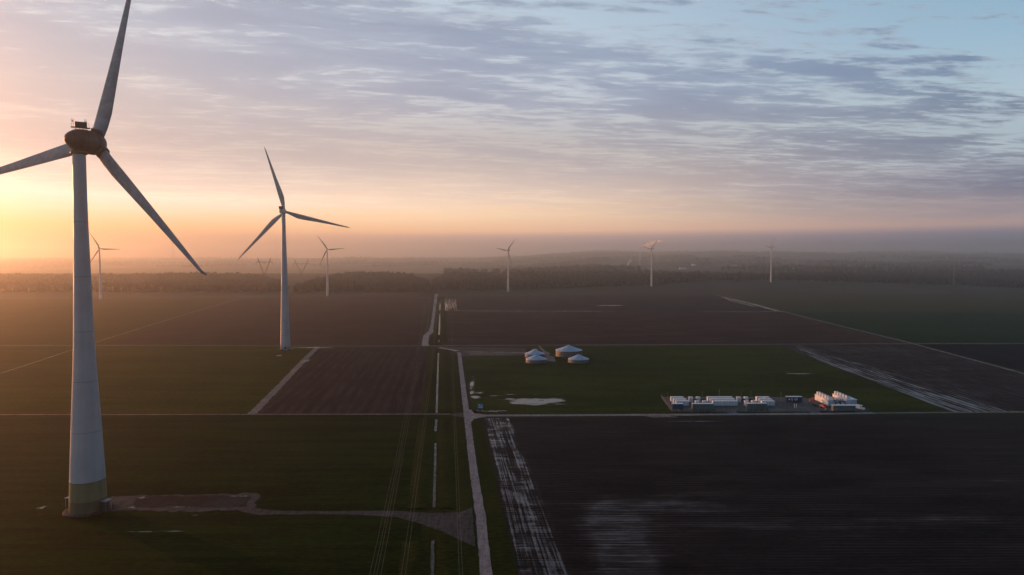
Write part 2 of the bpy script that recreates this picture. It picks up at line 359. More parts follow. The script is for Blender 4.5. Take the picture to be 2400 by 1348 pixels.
FIELD_N = [0]
def sheet(name, pts, z, mt, label, world=False, jitter=0.0, sub=0):
    """flat polygon on the ground from photo points (or world points)"""
    P = [Vector((p[0], p[1], 0)) if world else G(*p) for p in pts]
    if name in ('wheat_field', 'ploughed_field', 'meadow'):
        FIELD_N[0] += 1; z += .0015*FIELD_N[0]; jitter, sub = 3.2, 7.0
    if sub:
        Q = []
        for a, b in zip(P, P[1:]+P[:1]):
            n = max(1, int((b-a).length/sub))
            for i in range(n):
                q = a.lerp(b, i/n); d = (b-a).normalized(); nn = Vector((-d.y, d.x, 0))
                k = (mnoise.fractal(q*0.35/max(sub, .3), 1.0, 2.0, 4) if sub < 5 else mnoise.noise(q*.045)*.45+mnoise.noise(q*.21+Vector((9,9,9)))*.12) * jitter
                Q.append(q+nn*k)
        P = Q
    me = bpy.data.meshes.new(name); bm = bmesh.new()
    vs = [bm.verts.new((p.x, p.y, z)) for p in P]
    fc = bm.faces.new(vs); bmesh.ops.triangulate(bm, faces=[fc]); bm.normal_update()
    for q in bm.faces:
        if q.normal.z < 0: q.normal_flip()
    bm.to_mesh(me); bm.free(); me.materials.append(mt)
    o = bpy.data.objects.new(name, me); COL.objects.link(o)
    return tag(o, label, None, kind='structure')
def strip(name, pts, width, z, mt, label, jit=0.15, step=2.5, world=False, widths=None, thick=0.0):
    """band along a line of ground points; edges wander a little"""
    P = [Vector((p[0], p[1], 0)) if world else G(*p) for p in pts]; Q = []; W = []
    ws = widths or [width]*len(P)
    for i, (a, b) in enumerate(zip(P, P[1:])):
        n = max(1, int((b-a).length/step))
        for j in range(n): Q.append(a.lerp(b, j/n)); W.append(ws[i]+(ws[i+1]-ws[i])*j/n)
    Q.append(P[-1]); W.append(ws[-1]); v = []; f = []
    for i, q in enumerate(Q):
        d = (Q[min(i+1, len(Q)-1)]-Q[max(i-1, 0)]).normalized(); n = Vector((-d.y, d.x, 0))
        for k, sg in ((0, -1), (1, 1)):
            e = W[i]/2 + jit*(mnoise.noise(Vector((q.x*.23+k*50, q.y*.23, 0)))*1.2 + mnoise.noise(Vector((q.x*1.1+k*9, q.y*1.1, 5)))*0.7)
            v.append((q.x+n.x*e*sg, q.y+n.y*e*sg, z))
        if i: f.append((2*i-2, 2*i-1, 2*i+1, 2*i))
    o = MB().add(v, [tuple(reversed(q)) for q in f]).build(name, mt)
    me = o.data
    if me.polygons[0].normal.z < 0:
        me.flip_normals()
    return tag(o, label, None, kind='structure')

# wet patterns -------------------------------------------------------
def gauss(t, x0, y0, sx, sy):
    x, y, _ = t.xyz()
    a = t.math('DIVIDE', t.math('SUBTRACT', x, x0), sx); b = t.math('DIVIDE', t.math('SUBTRACT', y, y0), sy)
    r = t.math('ADD', t.math('MULTIPLY', a, a), t.math('MULTIPLY', b, b))
    return t.math('POWER', 2.718, t.math('MULTIPLY', r, -1.0))
def rv2(t):
    mp = t.N.new('ShaderNodeMapping'); t.L.new(t.pos, mp.inputs[0]); mp.inputs['Rotation'].default_value = (0,0,-A_G)
    # rotate so that the long axis of the streaks follows the field axis
    return mp.outputs[0]
def wet_front(t, row, row2, med, big, rv):
    # headland strip beside the road: waterlogged wheelings along the strip
    x, y, _ = t.xyz()
    u = t.math('ADD', x, t.math('MULTIPLY', t.math('SUBTRACT', y, 181.0), 0.0925))
    ins = t.math('MULTIPLY', t.step(u, 1.0, 2.4), t.step(u, 13.5, 16.5, 1.0, 0.0))
    along = t.noise(1.0, sc=(1.25, 0.012, 1), detail=5, rough=0.8, vec=rv2(t), off=(2, 4, 0))
    cross = t.noise(1.0, sc=(0.05, 1.3, 1), detail=3, rough=0.6, off=(8, 1, 0))
    pat = t.noise(0.10, detail=6, rough=0.65, off=(1, 6, 0))
    s1 = t.math('ADD', t.math('ADD', t.math('MULTIPLY', along, 1.5), t.math('MULTIPLY', cross, .55)), t.math('MULTIPLY', pat, .75))
    s1 = t.math('MULTIPLY', t.math('MULTIPLY', t.step(s1, 1.32, 1.58, 0, 1.0), t.step(row, .34, .48, .45, 1.0)), ins)
    # faint wet sheen in the low places of the open field
    g = t.math('ADD', t.math('MULTIPLY', gauss(t, 32, 200, 7, 32), 1.1), t.math('MULTIPLY', gauss(t, 95, 300, 26, 16), .55))
    for (px, py, sx, sy, a) in ((1800,1235,40,6,.4),(2300,1125,60,5,.6),(2000,1235,70,5,.4),(1560,1190,24,12,.7),(1640,1180,26,9,.6),(1460,1290,13,34,.5),(2250,1215,50,5,.7),(2150,1290,40,5,.55),(1440,1230,9,14,.9),(1480,1330,10,12,.8)):
        p = G(px, py); g = t.math('ADD', g, t.math('MULTIPLY', gauss(t, p.x, p.y, sx, sy), a))
    s2 = t.math('ADD', t.math('MULTIPLY', t.math('MINIMUM', g, 1.1), 0.50), t.math('ADD', t.math('MULTIPLY', row, 1.1), t.math('MULTIPLY', pat, .75)))
    s2 = t.math('MULTIPLY', t.step(s2, 1.06, 1.85, 0.0, 0.85), t.step(t.noise(1.0, sc=(.03, 1.1, 1), detail=4, rough=.75, off=(5, 5, 1)), .38, .60, .25, 1.0))
    return t.math('MAXIMUM', s1, s2)
def wet_east(t, row, row2, med, big, rv):
    x, y, _ = t.xyz()
    edge = t.step(x, 250, 300, 1.15, 0.0)
    near = t.step(y, 380, 640, 1.0, 0.7)
    pat = t.noise(0.02, sc=(1, .5, 1), detail=6, rough=0.65, off=(4, 4, 0))
    s = t.math('ADD', t.math('MULTIPLY', t.math('MULTIPLY', edge, near), 0.40), t.math('ADD', t.math('MULTIPLY', row, 1.5), t.math('MULTIPLY', pat, .6)))
    return t.step(s, 1.20, 1.62, 0.0, 0.68)
def wet_meadow(t, row, row2, med, big, rv):
    g = None
    for (px, py, sx, sy, a) in ((1256,941,17,11,1.4),(1222,944,11,8,1.0),(1302,938,10,9,1.1),(1180,935,24,6,.62),(1206,937,6,4,.7),(1106,900,2.2,22,1.1),(1104,922,3.2,11,1.1),(1112,930,4.5,7,1.1),(1124,921,5,5,1.0),(1108,884,2,14,.7),
                            (1165,928,9,3,.75),(1195,925,9,3,.7),(1150,964,8,1.6,1.0),(1250,925,20,3.0,.65),(1180,952,8,2.2,.6),(1850,872,9,4,.62),(1870,878,8,3,.7),(1700,865,30,12,.25),(1500,900,60,14,.2)):
        p = G(px, py); q = t.math('MULTIPLY', gauss(t, p.x, p.y, sx, sy), a); g = q if g is None else t.math('MAXIMUM', g, q)
    n = t.noise(0.22, sc=(.4, 1, 1), detail=8, rough=0.72, off=(6, 2, 0)); n2 = t.noise(.06, detail=3, off=(1, 5, 0))
    s = t.math('ADD', g, t.math('ADD', t.math('MULTIPLY', t.math('SUBTRACT', n, .5), 3.2), t.math('MULTIPLY', t.math('SUBTRACT', n2, .5), .8)))
    return t.step(s, .48, 1.0, 0, .88)
def wet_far(t, row, row2, med, big, rv):
    pat = t.noise(0.02, detail=6, rough=0.6, off=(9, 2, 0))
    s = t.math('ADD', t.math('MULTIPLY', row, .8), t.math('MULTIPLY', pat, .7))
    return t.step(s, 0.98, 1.12, 0.0, 0.5)

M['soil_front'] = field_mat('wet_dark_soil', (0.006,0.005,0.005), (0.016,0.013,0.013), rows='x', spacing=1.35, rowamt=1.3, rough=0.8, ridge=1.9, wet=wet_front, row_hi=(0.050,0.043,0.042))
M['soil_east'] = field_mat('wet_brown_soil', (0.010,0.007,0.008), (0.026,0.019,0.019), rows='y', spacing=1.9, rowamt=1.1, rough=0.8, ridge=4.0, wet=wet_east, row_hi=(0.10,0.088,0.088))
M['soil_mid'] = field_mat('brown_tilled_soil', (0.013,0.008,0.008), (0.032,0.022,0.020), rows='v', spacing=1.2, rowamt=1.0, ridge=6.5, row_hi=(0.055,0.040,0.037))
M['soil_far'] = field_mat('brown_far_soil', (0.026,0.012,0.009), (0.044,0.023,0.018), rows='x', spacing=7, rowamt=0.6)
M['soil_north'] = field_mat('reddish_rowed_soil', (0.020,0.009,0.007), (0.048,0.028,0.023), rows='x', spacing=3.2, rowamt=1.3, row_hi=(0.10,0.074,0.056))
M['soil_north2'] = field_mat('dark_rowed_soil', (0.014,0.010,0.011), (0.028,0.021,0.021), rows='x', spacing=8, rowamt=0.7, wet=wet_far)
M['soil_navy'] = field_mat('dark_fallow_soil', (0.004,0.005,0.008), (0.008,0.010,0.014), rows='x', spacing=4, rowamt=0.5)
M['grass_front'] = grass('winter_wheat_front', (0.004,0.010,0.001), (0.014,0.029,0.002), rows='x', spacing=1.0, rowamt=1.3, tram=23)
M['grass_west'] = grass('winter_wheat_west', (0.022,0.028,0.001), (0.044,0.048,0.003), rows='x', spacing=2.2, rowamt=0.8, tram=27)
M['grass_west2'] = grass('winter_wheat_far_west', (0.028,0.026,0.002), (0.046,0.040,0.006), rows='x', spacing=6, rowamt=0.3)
M['grass_tank'] = grass('meadow_green', (0.015,0.025,0.003), (0.036,0.050,0.007), rows='x', spacing=3, rowamt=0.9, wet=wet_meadow, wetcol=(0.085,0.074,0.064), wetspec=.18)
M['grass_verge'] = grass('rough_verge', (0.010,0.015,0.002), (0.030,0.037,0.005), rows='v', spacing=1.2, rowamt=0.25)
M['grass_east'] = grass('olive_field', (0.030,0.036,0.014), (0.046,0.048,0.020), rows='x', spacing=8, rowamt=0.3)
M['grass_east2'] = grass('deep_green_field', (0.006,0.024,0.008), (0.012,0.038,0.013), rows='x', spacing=8, rowamt=0.3)
M['grass_teal'] = grass('dark_teal_field', (0.016,0.024,0.020), (0.028,0.036,0.030), rows='x', spacing=8, rowamt=0.3)

def build_road_mat(name, ca, cb, rough=0.8, crack=True, wetamt=0.4, spec=.15):
    t = NT(name)
    n = t.noise(0.5, detail=6, rough=0.65); n2 = t.noise(4.0, detail=4); n3 = t.noise(1.0, sc=(1.3, .08, 1), rot=-A_G, detail=3)
    f = t.math('ADD', t.math('MULTIPLY', n, .5), t.math('ADD', t.math('MULTIPLY', n2, .25), t.math('MULTIPLY', n3, .3)))
    c = t.mix(t.step(f, .4, .64), ca, cb)
    if crack:
        vo = t.N.new('ShaderNodeTexVoronoi'); vo.feature = 'DISTANCE_TO_EDGE'; vo.inputs['Scale'].default_value = 0.16
        wv = t.N.new('ShaderNodeMix'); wv.data_type = 'VECTOR'
        t.L.new(t.pos, vo.inputs['Vector'])
        c = t.mix(t.step(vo.outputs['Distance'], .004, .012, .55, 0.0), c, (0.05,0.045,0.04))
    w = t.step(t.noise(0.09, detail=5, off=(3, 3, 3)), .5, .64, 0, wetamt)
    t.bump(n2, 0.2, 0.02)
    return t.fin(c, t.math('SUBTRACT', rough, t.math('MULTIPLY', w, .55)), spec)
M['road'] = build_road_mat('pale_concrete_road', (0.16,0.145,0.145), (0.30,0.275,0.275))
M['track'] = build_road_mat('gravel_track', (0.09,0.078,0.066), (0.20,0.178,0.158), crack=False)
M['gravel'] = build_road_mat('crushed_gravel', (0.026,0.022,0.021), (0.080,0.071,0.068), crack=False, wetamt=.3, spec=.08)
M['yard'] = build_road_mat('yard_gravel', (0.05,0.047,0.047), (0.14,0.135,0.135), crack=False, wetamt=.3, spec=.1)
M['pad'] = build_road_mat('crane_pad', (0.010,0.007,0.008), (0.030,0.023,0.024), crack=False, wetamt=.3, spec=.05)
SPEC_W = 0.15
def build_water(name, cover, c=(0.05,0.042,0.036), gr=(0.035,0.042,0.015), lo=0.42, hi=0.5, sc=0.8):
    t = NT(name)
    n = t.noise(sc, detail=7, rough=0.7); k = t.step(n, lo, hi)
    if not cover: k = 1.0
    col = t.mix(k, gr, c)
    rg = t.step(k, 0, 1, 0.85, 0.07) if cover else 0.07
    t.bump(t.noise(2.0, detail=3), 0.04, 0.02)
    return t.fin(col, rg, SPEC_W)
M['water'] = build_water('ditch_water', True, lo=.45, hi=.55, sc=1.1)
M['puddle'] = build_water('field_puddle_water', True, c=(0.05,0.040,0.034), lo=.44, hi=.56, sc=0.55)

# ------------------------------------------------------------------ fields
Z1 = 0.04
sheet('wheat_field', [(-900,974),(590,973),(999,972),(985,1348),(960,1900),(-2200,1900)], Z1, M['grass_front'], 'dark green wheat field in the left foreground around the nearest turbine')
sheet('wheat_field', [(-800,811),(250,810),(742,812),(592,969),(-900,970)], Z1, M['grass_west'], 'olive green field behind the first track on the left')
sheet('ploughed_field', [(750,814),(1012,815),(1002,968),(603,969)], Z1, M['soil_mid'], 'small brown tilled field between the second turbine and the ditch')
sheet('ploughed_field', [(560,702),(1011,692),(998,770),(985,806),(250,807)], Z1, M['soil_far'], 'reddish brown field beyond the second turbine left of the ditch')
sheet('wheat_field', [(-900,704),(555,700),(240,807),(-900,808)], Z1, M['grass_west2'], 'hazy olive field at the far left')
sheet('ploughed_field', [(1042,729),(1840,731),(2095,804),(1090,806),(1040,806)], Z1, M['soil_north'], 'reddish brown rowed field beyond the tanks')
sheet('ploughed_field', [(1040,694),(1672,693),(1836,729),(1042,727)], Z1, M['soil_north2'], 'dark brown rowed field at the back behind the reddish one')
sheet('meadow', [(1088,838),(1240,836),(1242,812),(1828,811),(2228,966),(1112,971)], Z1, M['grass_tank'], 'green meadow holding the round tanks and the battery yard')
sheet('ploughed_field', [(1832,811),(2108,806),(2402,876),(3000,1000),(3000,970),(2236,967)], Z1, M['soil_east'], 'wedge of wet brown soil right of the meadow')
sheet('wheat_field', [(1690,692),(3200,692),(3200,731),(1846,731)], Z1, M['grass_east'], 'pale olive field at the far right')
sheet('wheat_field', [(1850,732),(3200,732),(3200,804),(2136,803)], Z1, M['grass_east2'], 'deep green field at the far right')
sheet('ploughed_field', [(2140,807),(3400,806),(3400,1010),(2420,874)], Z1, M['soil_navy'], 'nearly black fallow field at the right edge')
sheet('ploughed_field', [(1130,981),(3400,972),(3400,1900),(1330,1900),(1213,1348)], Z1, M['soil_front'], 'dark waterlogged soil with close rows filling the right foreground')
sheet('verge', [(1108,981),(1128,981),(1212,1348),(1330,1900),(1215,1900),(1152,1348)], Z1+.02, M['grass_verge'], 'grass verge between the concrete road and the dark soil', jitter=.5, sub=3)
sheet('verge', [(1004,818),(1072,832),(1108,1200),(1128,1348),(1170,1900),(940,1900),(985,1340),(1001,975)], Z1+.01, M['grass_verge'], 'grass strip between the ditch and the concrete road')
sheet('verge', [(1012,692),(1040,692),(1038,812),(990,812),(1004,778)], Z1+.01, M['grass_verge'], 'grass strip along the far part of the ditch')

# ------------------------------------------------------------------ roads and tracks
strip('road', [(1139.5,1348),(1127,1215),(1110,1104),(1098,1005),(1088,925),(1081,868),(1076,826)], 3.2, 0.12, M['road'], 'pale concrete farm road running straight away to the crossing', jit=.22, step=1.2)
_p = G(1139.5,1348); _q = G(1127,1215); _d = (_p-_q).normalized()
strip('road', [tuple((_p+_d*150)[:2]), tuple(_p[:2])], 3.2, 0.12, M['road'], 'near end of the pale concrete farm road', jit=.22, step=1.2, world=True)
strip('road', [(1103,976),(1140,974.5),(1600,972.5),(1950,970),(2050,968.5)], 4.3, 0.118, M['road'], 'pale road in front of the battery yard', jit=.2, step=2)
strip('track', [(2045,968.5),(2400,966),(2900,963)], 3.0, 0.10, M['track'], 'worn track continuing the pale road to the right', jit=.5)
sheet('road', [(1092,962),(1098,975),(1104,990),(1112,982),(1140,977),(1140,972),(1112,969),(1104,960)], 0.114, M['road'], 'flared mouth of the pale road at the crossing')
sheet('track', [(1094,966),(1099,981),(1068,976),(1050,972),(1068,969)], 0.09, M['gravel'], 'flared gravel mouth of the left track')
strip('track', [(-600,972.5),(300,972),(700,971.5),(1055,971)], 2.0, 0.10, M['track'], 'thin pale track crossing to the left behind the nearest turbine', jit=.35)
strip('track', [(-600,810),(400,809.5),(760,811.5),(1000,811)], 2.6, 0.10, M['track'], 'thin track past the foot of the second turbine', jit=.7)
strip('track', [(990,811.5),(1076,810),(1500,808.5),(2060,806),(3200,804)], 3.6, 0.10, M['track'], 'thin pale track behind the tanks', jit=.7)
strip('track', [(745,813),(712,845),(660,900),(592,970)], 4.6, 0.10, M['track'], 'pale gravel track slanting along the left edge of the small tilled field', jit=.8)
strip('track', [(1678,691),(1765,712),(1860,737),(1990,769),(2130,803),(2400,876),(2900,1010)], 3.4, 0.10, M['track'], 'pale track slanting across the right side of the fields', jit=.7)
strip('track', [(560,700),(470,726),(240,797),(0,876),(-400,1010)], 1.5, 0.09, M['track'], 'faint double track slanting across the far left fields', jit=.6)
strip('track', [(1023,689),(1019,730),(1016,760),(1012,776),(999,787),(996,811)], 6.0, 0.10, M['road'], 'wet concrete lane beside the far part of the ditch', jit=1.0, widths=[8,7,7,7,6.5,6.5])
strip('track', [(-900,705),(300,698),(700,694),(1000,688)], 4, 0.11, M['track'], 'thin pale track along the left edge of the forest', jit=1)
sheet('yard', [(1030,812),(1230,817),(1238,833),(1080,836),(1064,824),(1036,818)], 0.085, M['gravel'], 'grey gravel yard between the crossing and the tanks', jitter=1.2, sub=6)
for k, (a, b, w) in enumerate((((1085,824),(1235,828),2.0),((1100,830),(1200,831),1.5),((1030,815),(1075,823),2.4))):
    strip('puddle', [a, b], w, 0.10+k*.004, M['puddle'], ('long rain puddle in the middle of the grey yard','thin puddle near the front of the grey yard','puddle in the yard corner by the ditch')[k], jit=1.2, step=1.5)
sheet('yard', [(548,1185),(596,1190),(640,1197),(760,1199),(930,1198),(1000,1203),(1080,1202),(1106,1190),(1114,1282),(1085,1270),(1040,1248),(980,1226),(930,1213),(850,1208),(760,1206),(600,1207),(560,1199)], 0.095, M['gravel'], 'fan of grey gravel joining the turbine track to the road', jitter=.45, sub=1.5)
sheet('crane_pad', [(262,1164),(420,1160),(600,1156),(610,1162),(598,1190),(560,1197),(440,1200),(300,1196),(235,1200)], 0.085, M['gravel'], 'brown gravel apron right of the nearest turbine', jitter=1.5, sub=1.3)
sheet('crane_pad', [(330,1163),(588,1163),(578,1189),(300,1191)], 0.10, M['pad'], 'dark crane pad of wet gravel right of the nearest turbine', jitter=.9, sub=1.2)
for k, (x0, y0, rx, ry, lb) in enumerate(((337,1167,1.6,.9,'small bright puddle at the near end of the dark crane pad'),(312,1190,1.6,.7,'small puddle at the lower left corner of the crane pad'),(420,1189,4,.5,'narrow puddle along the front of the crane pad'),(98,1190,1.2,1.6,'small puddle left of the nearest turbine'),(330,1247,3.2,.5,'thin puddle in the wheat below the crane pad'),(400,1246,4.0,.5,'longer thin puddle in the wheat below the crane pad'),(458,1209,.8,.5,'tiny puddle below the crane pad'),(654,834,1.9,2.6,'small puddle in front of the second turbine'),(560,1164,4.0,.5,'thin puddle at the back of the crane pad'),
    (1090,1202,1.1,1.2,'small pale puddle on the gravel fan by the road'),(730,815,14,2.4,'long puddle on the track beside the second turbine'),(718,846,1.8,6,'puddle in the slanting gravel track'),(1870,876,9,2.0,'thin puddle far back in the green meadow'),(1425,716,22,7,'far puddle in the dark brown field'),(1150,964,8.5,1.7,'small puddle in the grass beside the blue sign'),(1632,988,12,.5,'thin bright puddle in the dark soil before the yard'),
    (1548,977,7,2.2,'pale field gate patch below the pale road'))):
    c = G(x0, y0); pts = []
    for i in range(56):
        a = 2*math.pi*i/56; q = 1+.75*mnoise.fractal(Vector((math.cos(a)*1.3+k*7, math.sin(a)*1.3, 2)), 1.0, 2.0, 4)
        pts.append((c.x+rx*q*math.cos(a), c.y+ry*q*math.sin(a)))
    sheet('puddle' if k < 16 else 'track', pts, 0.112, M['puddle'] if k < 16 else M['track'], lb, world=True)
def blob(name, pts, lb, mt='puddle', jit=2.2, sub=.8, z=.10):
    return sheet(name, pts, z, M[mt], lb, jitter=jit, sub=sub)
# furrow water in the far corner by the ditch
for k in range(12):
    x = 1041+k*2.3; b = 727 - (k*5 % 9); tp = 696+(k*11 % 17)
    strip('puddle', [(x, tp), (x+4, b)], 1.3-.06*k if k else 2.2, 0.10, M['water'], 'flooded furrow %s in the far corner beside the ditch' % ('nearest the ditch','second from the ditch','third from the ditch','fourth from the ditch','fifth from the ditch','sixth from the ditch','seventh from the ditch','eighth from the ditch','ninth from the ditch','tenth from the ditch','second last from the right','at the right end')[k], jit=1.3, step=8)
strip('puddle', [(1042,728),(1130,729),(1440,730)], 3.0, 0.104, M['puddle'], 'long thin water line between the two far brown fields', jit=3.0, step=6)
strip('puddle', [(1630,729.5),(1840,730.5)], 3.4, 0.104, M['puddle'], 'water line at the right end between the two far brown fields', jit=3, step=6)
strip('puddle', [(1692,697),(1745,708),(1822,729)], 6.0, 0.10, M['water'], 'streak of standing water beside the slanting right track', jit=4.0, step=4)
strip('puddle', [(1705,703),(1770,719)], 4.0, 0.104, M['water'], 'shorter streak of standing water beside the slanting right track', jit=3.0, step=4)
# ditch: grass banks with water between
def ditch(pts, ww, name, lb, zz=0.11):
    P = [G(*p) for p in pts]
    v = []; f = []; Q = []
    for a, b in zip(P, P[1:]):
        n = max(1, int((b-a).length/3))
        for j in range(n): Q.append(a.lerp(b, j/n))
    Q.append(P[-1]); prof = [(-9,.02),(-6.5,.22),(-4.6,.34),(-3.2,.2),(-ww*.5-.2,0.05),(ww*.5+.2,0.05),(2.6,.2),(3.8,.3),(5.6,.2),(8,.02)]
    for i, q in enumerate(Q):
        for x, z in prof:
            nn = mnoise.noise(Vector((x*.4, q.y*.13, 3)))*.14 if abs(x) < 8 and z > .1 else 0
            v.append((q.x+x, q.y, z+nn+.03))
        if i:
            k = len(prof)
            for j in range(k-1): f.append(((i-1)*k+j, (i-1)*k+j+1, i*k+j+1, i*k+j))
    MBo = MB().add(v, f, True).build('ditch_bank', M['grass_verge']); tag(MBo, 'grassed banks of the drainage ditch, '+lb, None, kind='structure')
ditch([(1008,1700),(1013,1348),(1014,1270)], 1.0, 'near', 'nearest stretch')
ditch([(1017,1192),(1020,1050),(1022.6,980)], 1.0, 'near', 'stretch beside the foreground wheat')
ditch([(1024,968),(1028,880),(1030,820)], 1.0, 'mid', 'middle stretch')
ditch([(1031,805),(1033,730),(1034,694)], 1.4, 'far', 'far stretch')
for a, b, w, lb in (((1011,1600),(1014,1268),1.0,'nearest straight length of ditch water'),((1017.5,1190),(1021,1040),1.0,'ditch water beside the foreground wheat'),((1021,1012),(1022.5,984),1.3,'short length of ditch water just before the left track'),((1023.3,968),(1027.5,828),1.25,'long length of ditch water beside the small tilled field'),((1028.5,802),(1029,797),1.8,'very short length of ditch water at the crossing'),((1029,785),(1031,737),2.0,'far length of ditch water beside the lane'),((1031,727),(1031.5,712),2.0,'farthest length of ditch water')):
    strip('ditch_water', [a, b], w, 0.19, M['water'], lb, jit=.14, step=1.0)

# ------------------------------------------------------------------ wind turbines
def interp(tab, x):
    for (a, va), (b, vb) in zip(tab, tab[1:]):
        if x <= b: return va + (vb-va)*(x-a)/(b-a)
    return tab[-1][1]
def blade_mb(RR, chord, thick, le, r0, tipbend=0.0, n=40, k=16):
    b = MB(); v = []; f = []
    for i in range(n+1):
        s = i/n; r = r0 + (RR-r0)*s; c = interp(chord, s); t = interp(thick, s); x0 = interp(le, s)
        tw = R(13)*(1-s)**1.6; y0 = 1.2*tipbend*max(0, s-.955)**2*400 - 0.018*RR*s*s
        rd = interp([(0, 1), (.05, .8), (.2, 0), (1, 0)], s)
        for j in range(k):
            a = 2*math.pi*j/k; ux = (1-math.cos(a))/2
            prof = math.sin(a)*.5*t*(1 if rd > .99 else (1.0*rd+(1-rd)*(1.25*math.sqrt(max(ux, 0))*(1-ux)**.6+.12)))
            x = x0 + ux*c; y = prof
            xr = x*math.cos(tw)-y*math.sin(tw); yr = x*math.sin(tw)+y*math.cos(tw)
            v.append((xr, yr+y0, r))
    for i in range(n):
        for j in range(k): f.append((i*k+j, i*k+(j+1)%k, (i+1)*k+(j+1)%k, (i+1)*k+j))
    f.append(tuple(range(k))[::-1]); f.append(tuple(n*k+j for j in range(k)))
    return b.add(v, f, True)
def ylathe(prof, seg=40):
    b = MB(); v = []; n = len(prof)
    for y, r in prof:
        for i in range(seg): a = 2*math.pi*i/seg; v.append((r*math.cos(a), y, r*math.sin(a)))
    f = [(j*seg+i, (j+1)*seg+i, (j+1)*seg+(i+1)%seg, j*seg+(i+1)%seg) for j in range(n-1) for i in range(seg)]
    return b.add(v, f, True)
def smooth_tab(tab, n):
    x0, x1 = tab[0][0], tab[-1][0]; out = []
    xs = [t[0] for t in tab]; ys = [t[1] for t in tab]
    import bisect
    for i in range(n+1):
        x = x0+(x1-x0)*i/n; j = min(max(bisect.bisect_right(xs, x)-1, 0), len(xs)-2)
        h = xs[j+1]-xs[j]; t = (x-xs[j])/h
        def sl(q):
            if q == 0: return (ys[1]-ys[0])/(xs[1]-xs[0])
            if q == len(xs)-1: return (ys[-1]-ys[-2])/(xs[-1]-xs[-2])
            return (ys[q+1]-ys[q-1])/(xs[q+1]-xs[q-1])
        m0, m1 = sl(j)*h, sl(j+1)*h
        y = (2*t**3-3*t*t+1)*ys[j]+(t**3-2*t*t+t)*m0+(-2*t**3+3*t*t)*ys[j+1]+(t**3-t*t)*m1
        out.append((x, y))
    return out

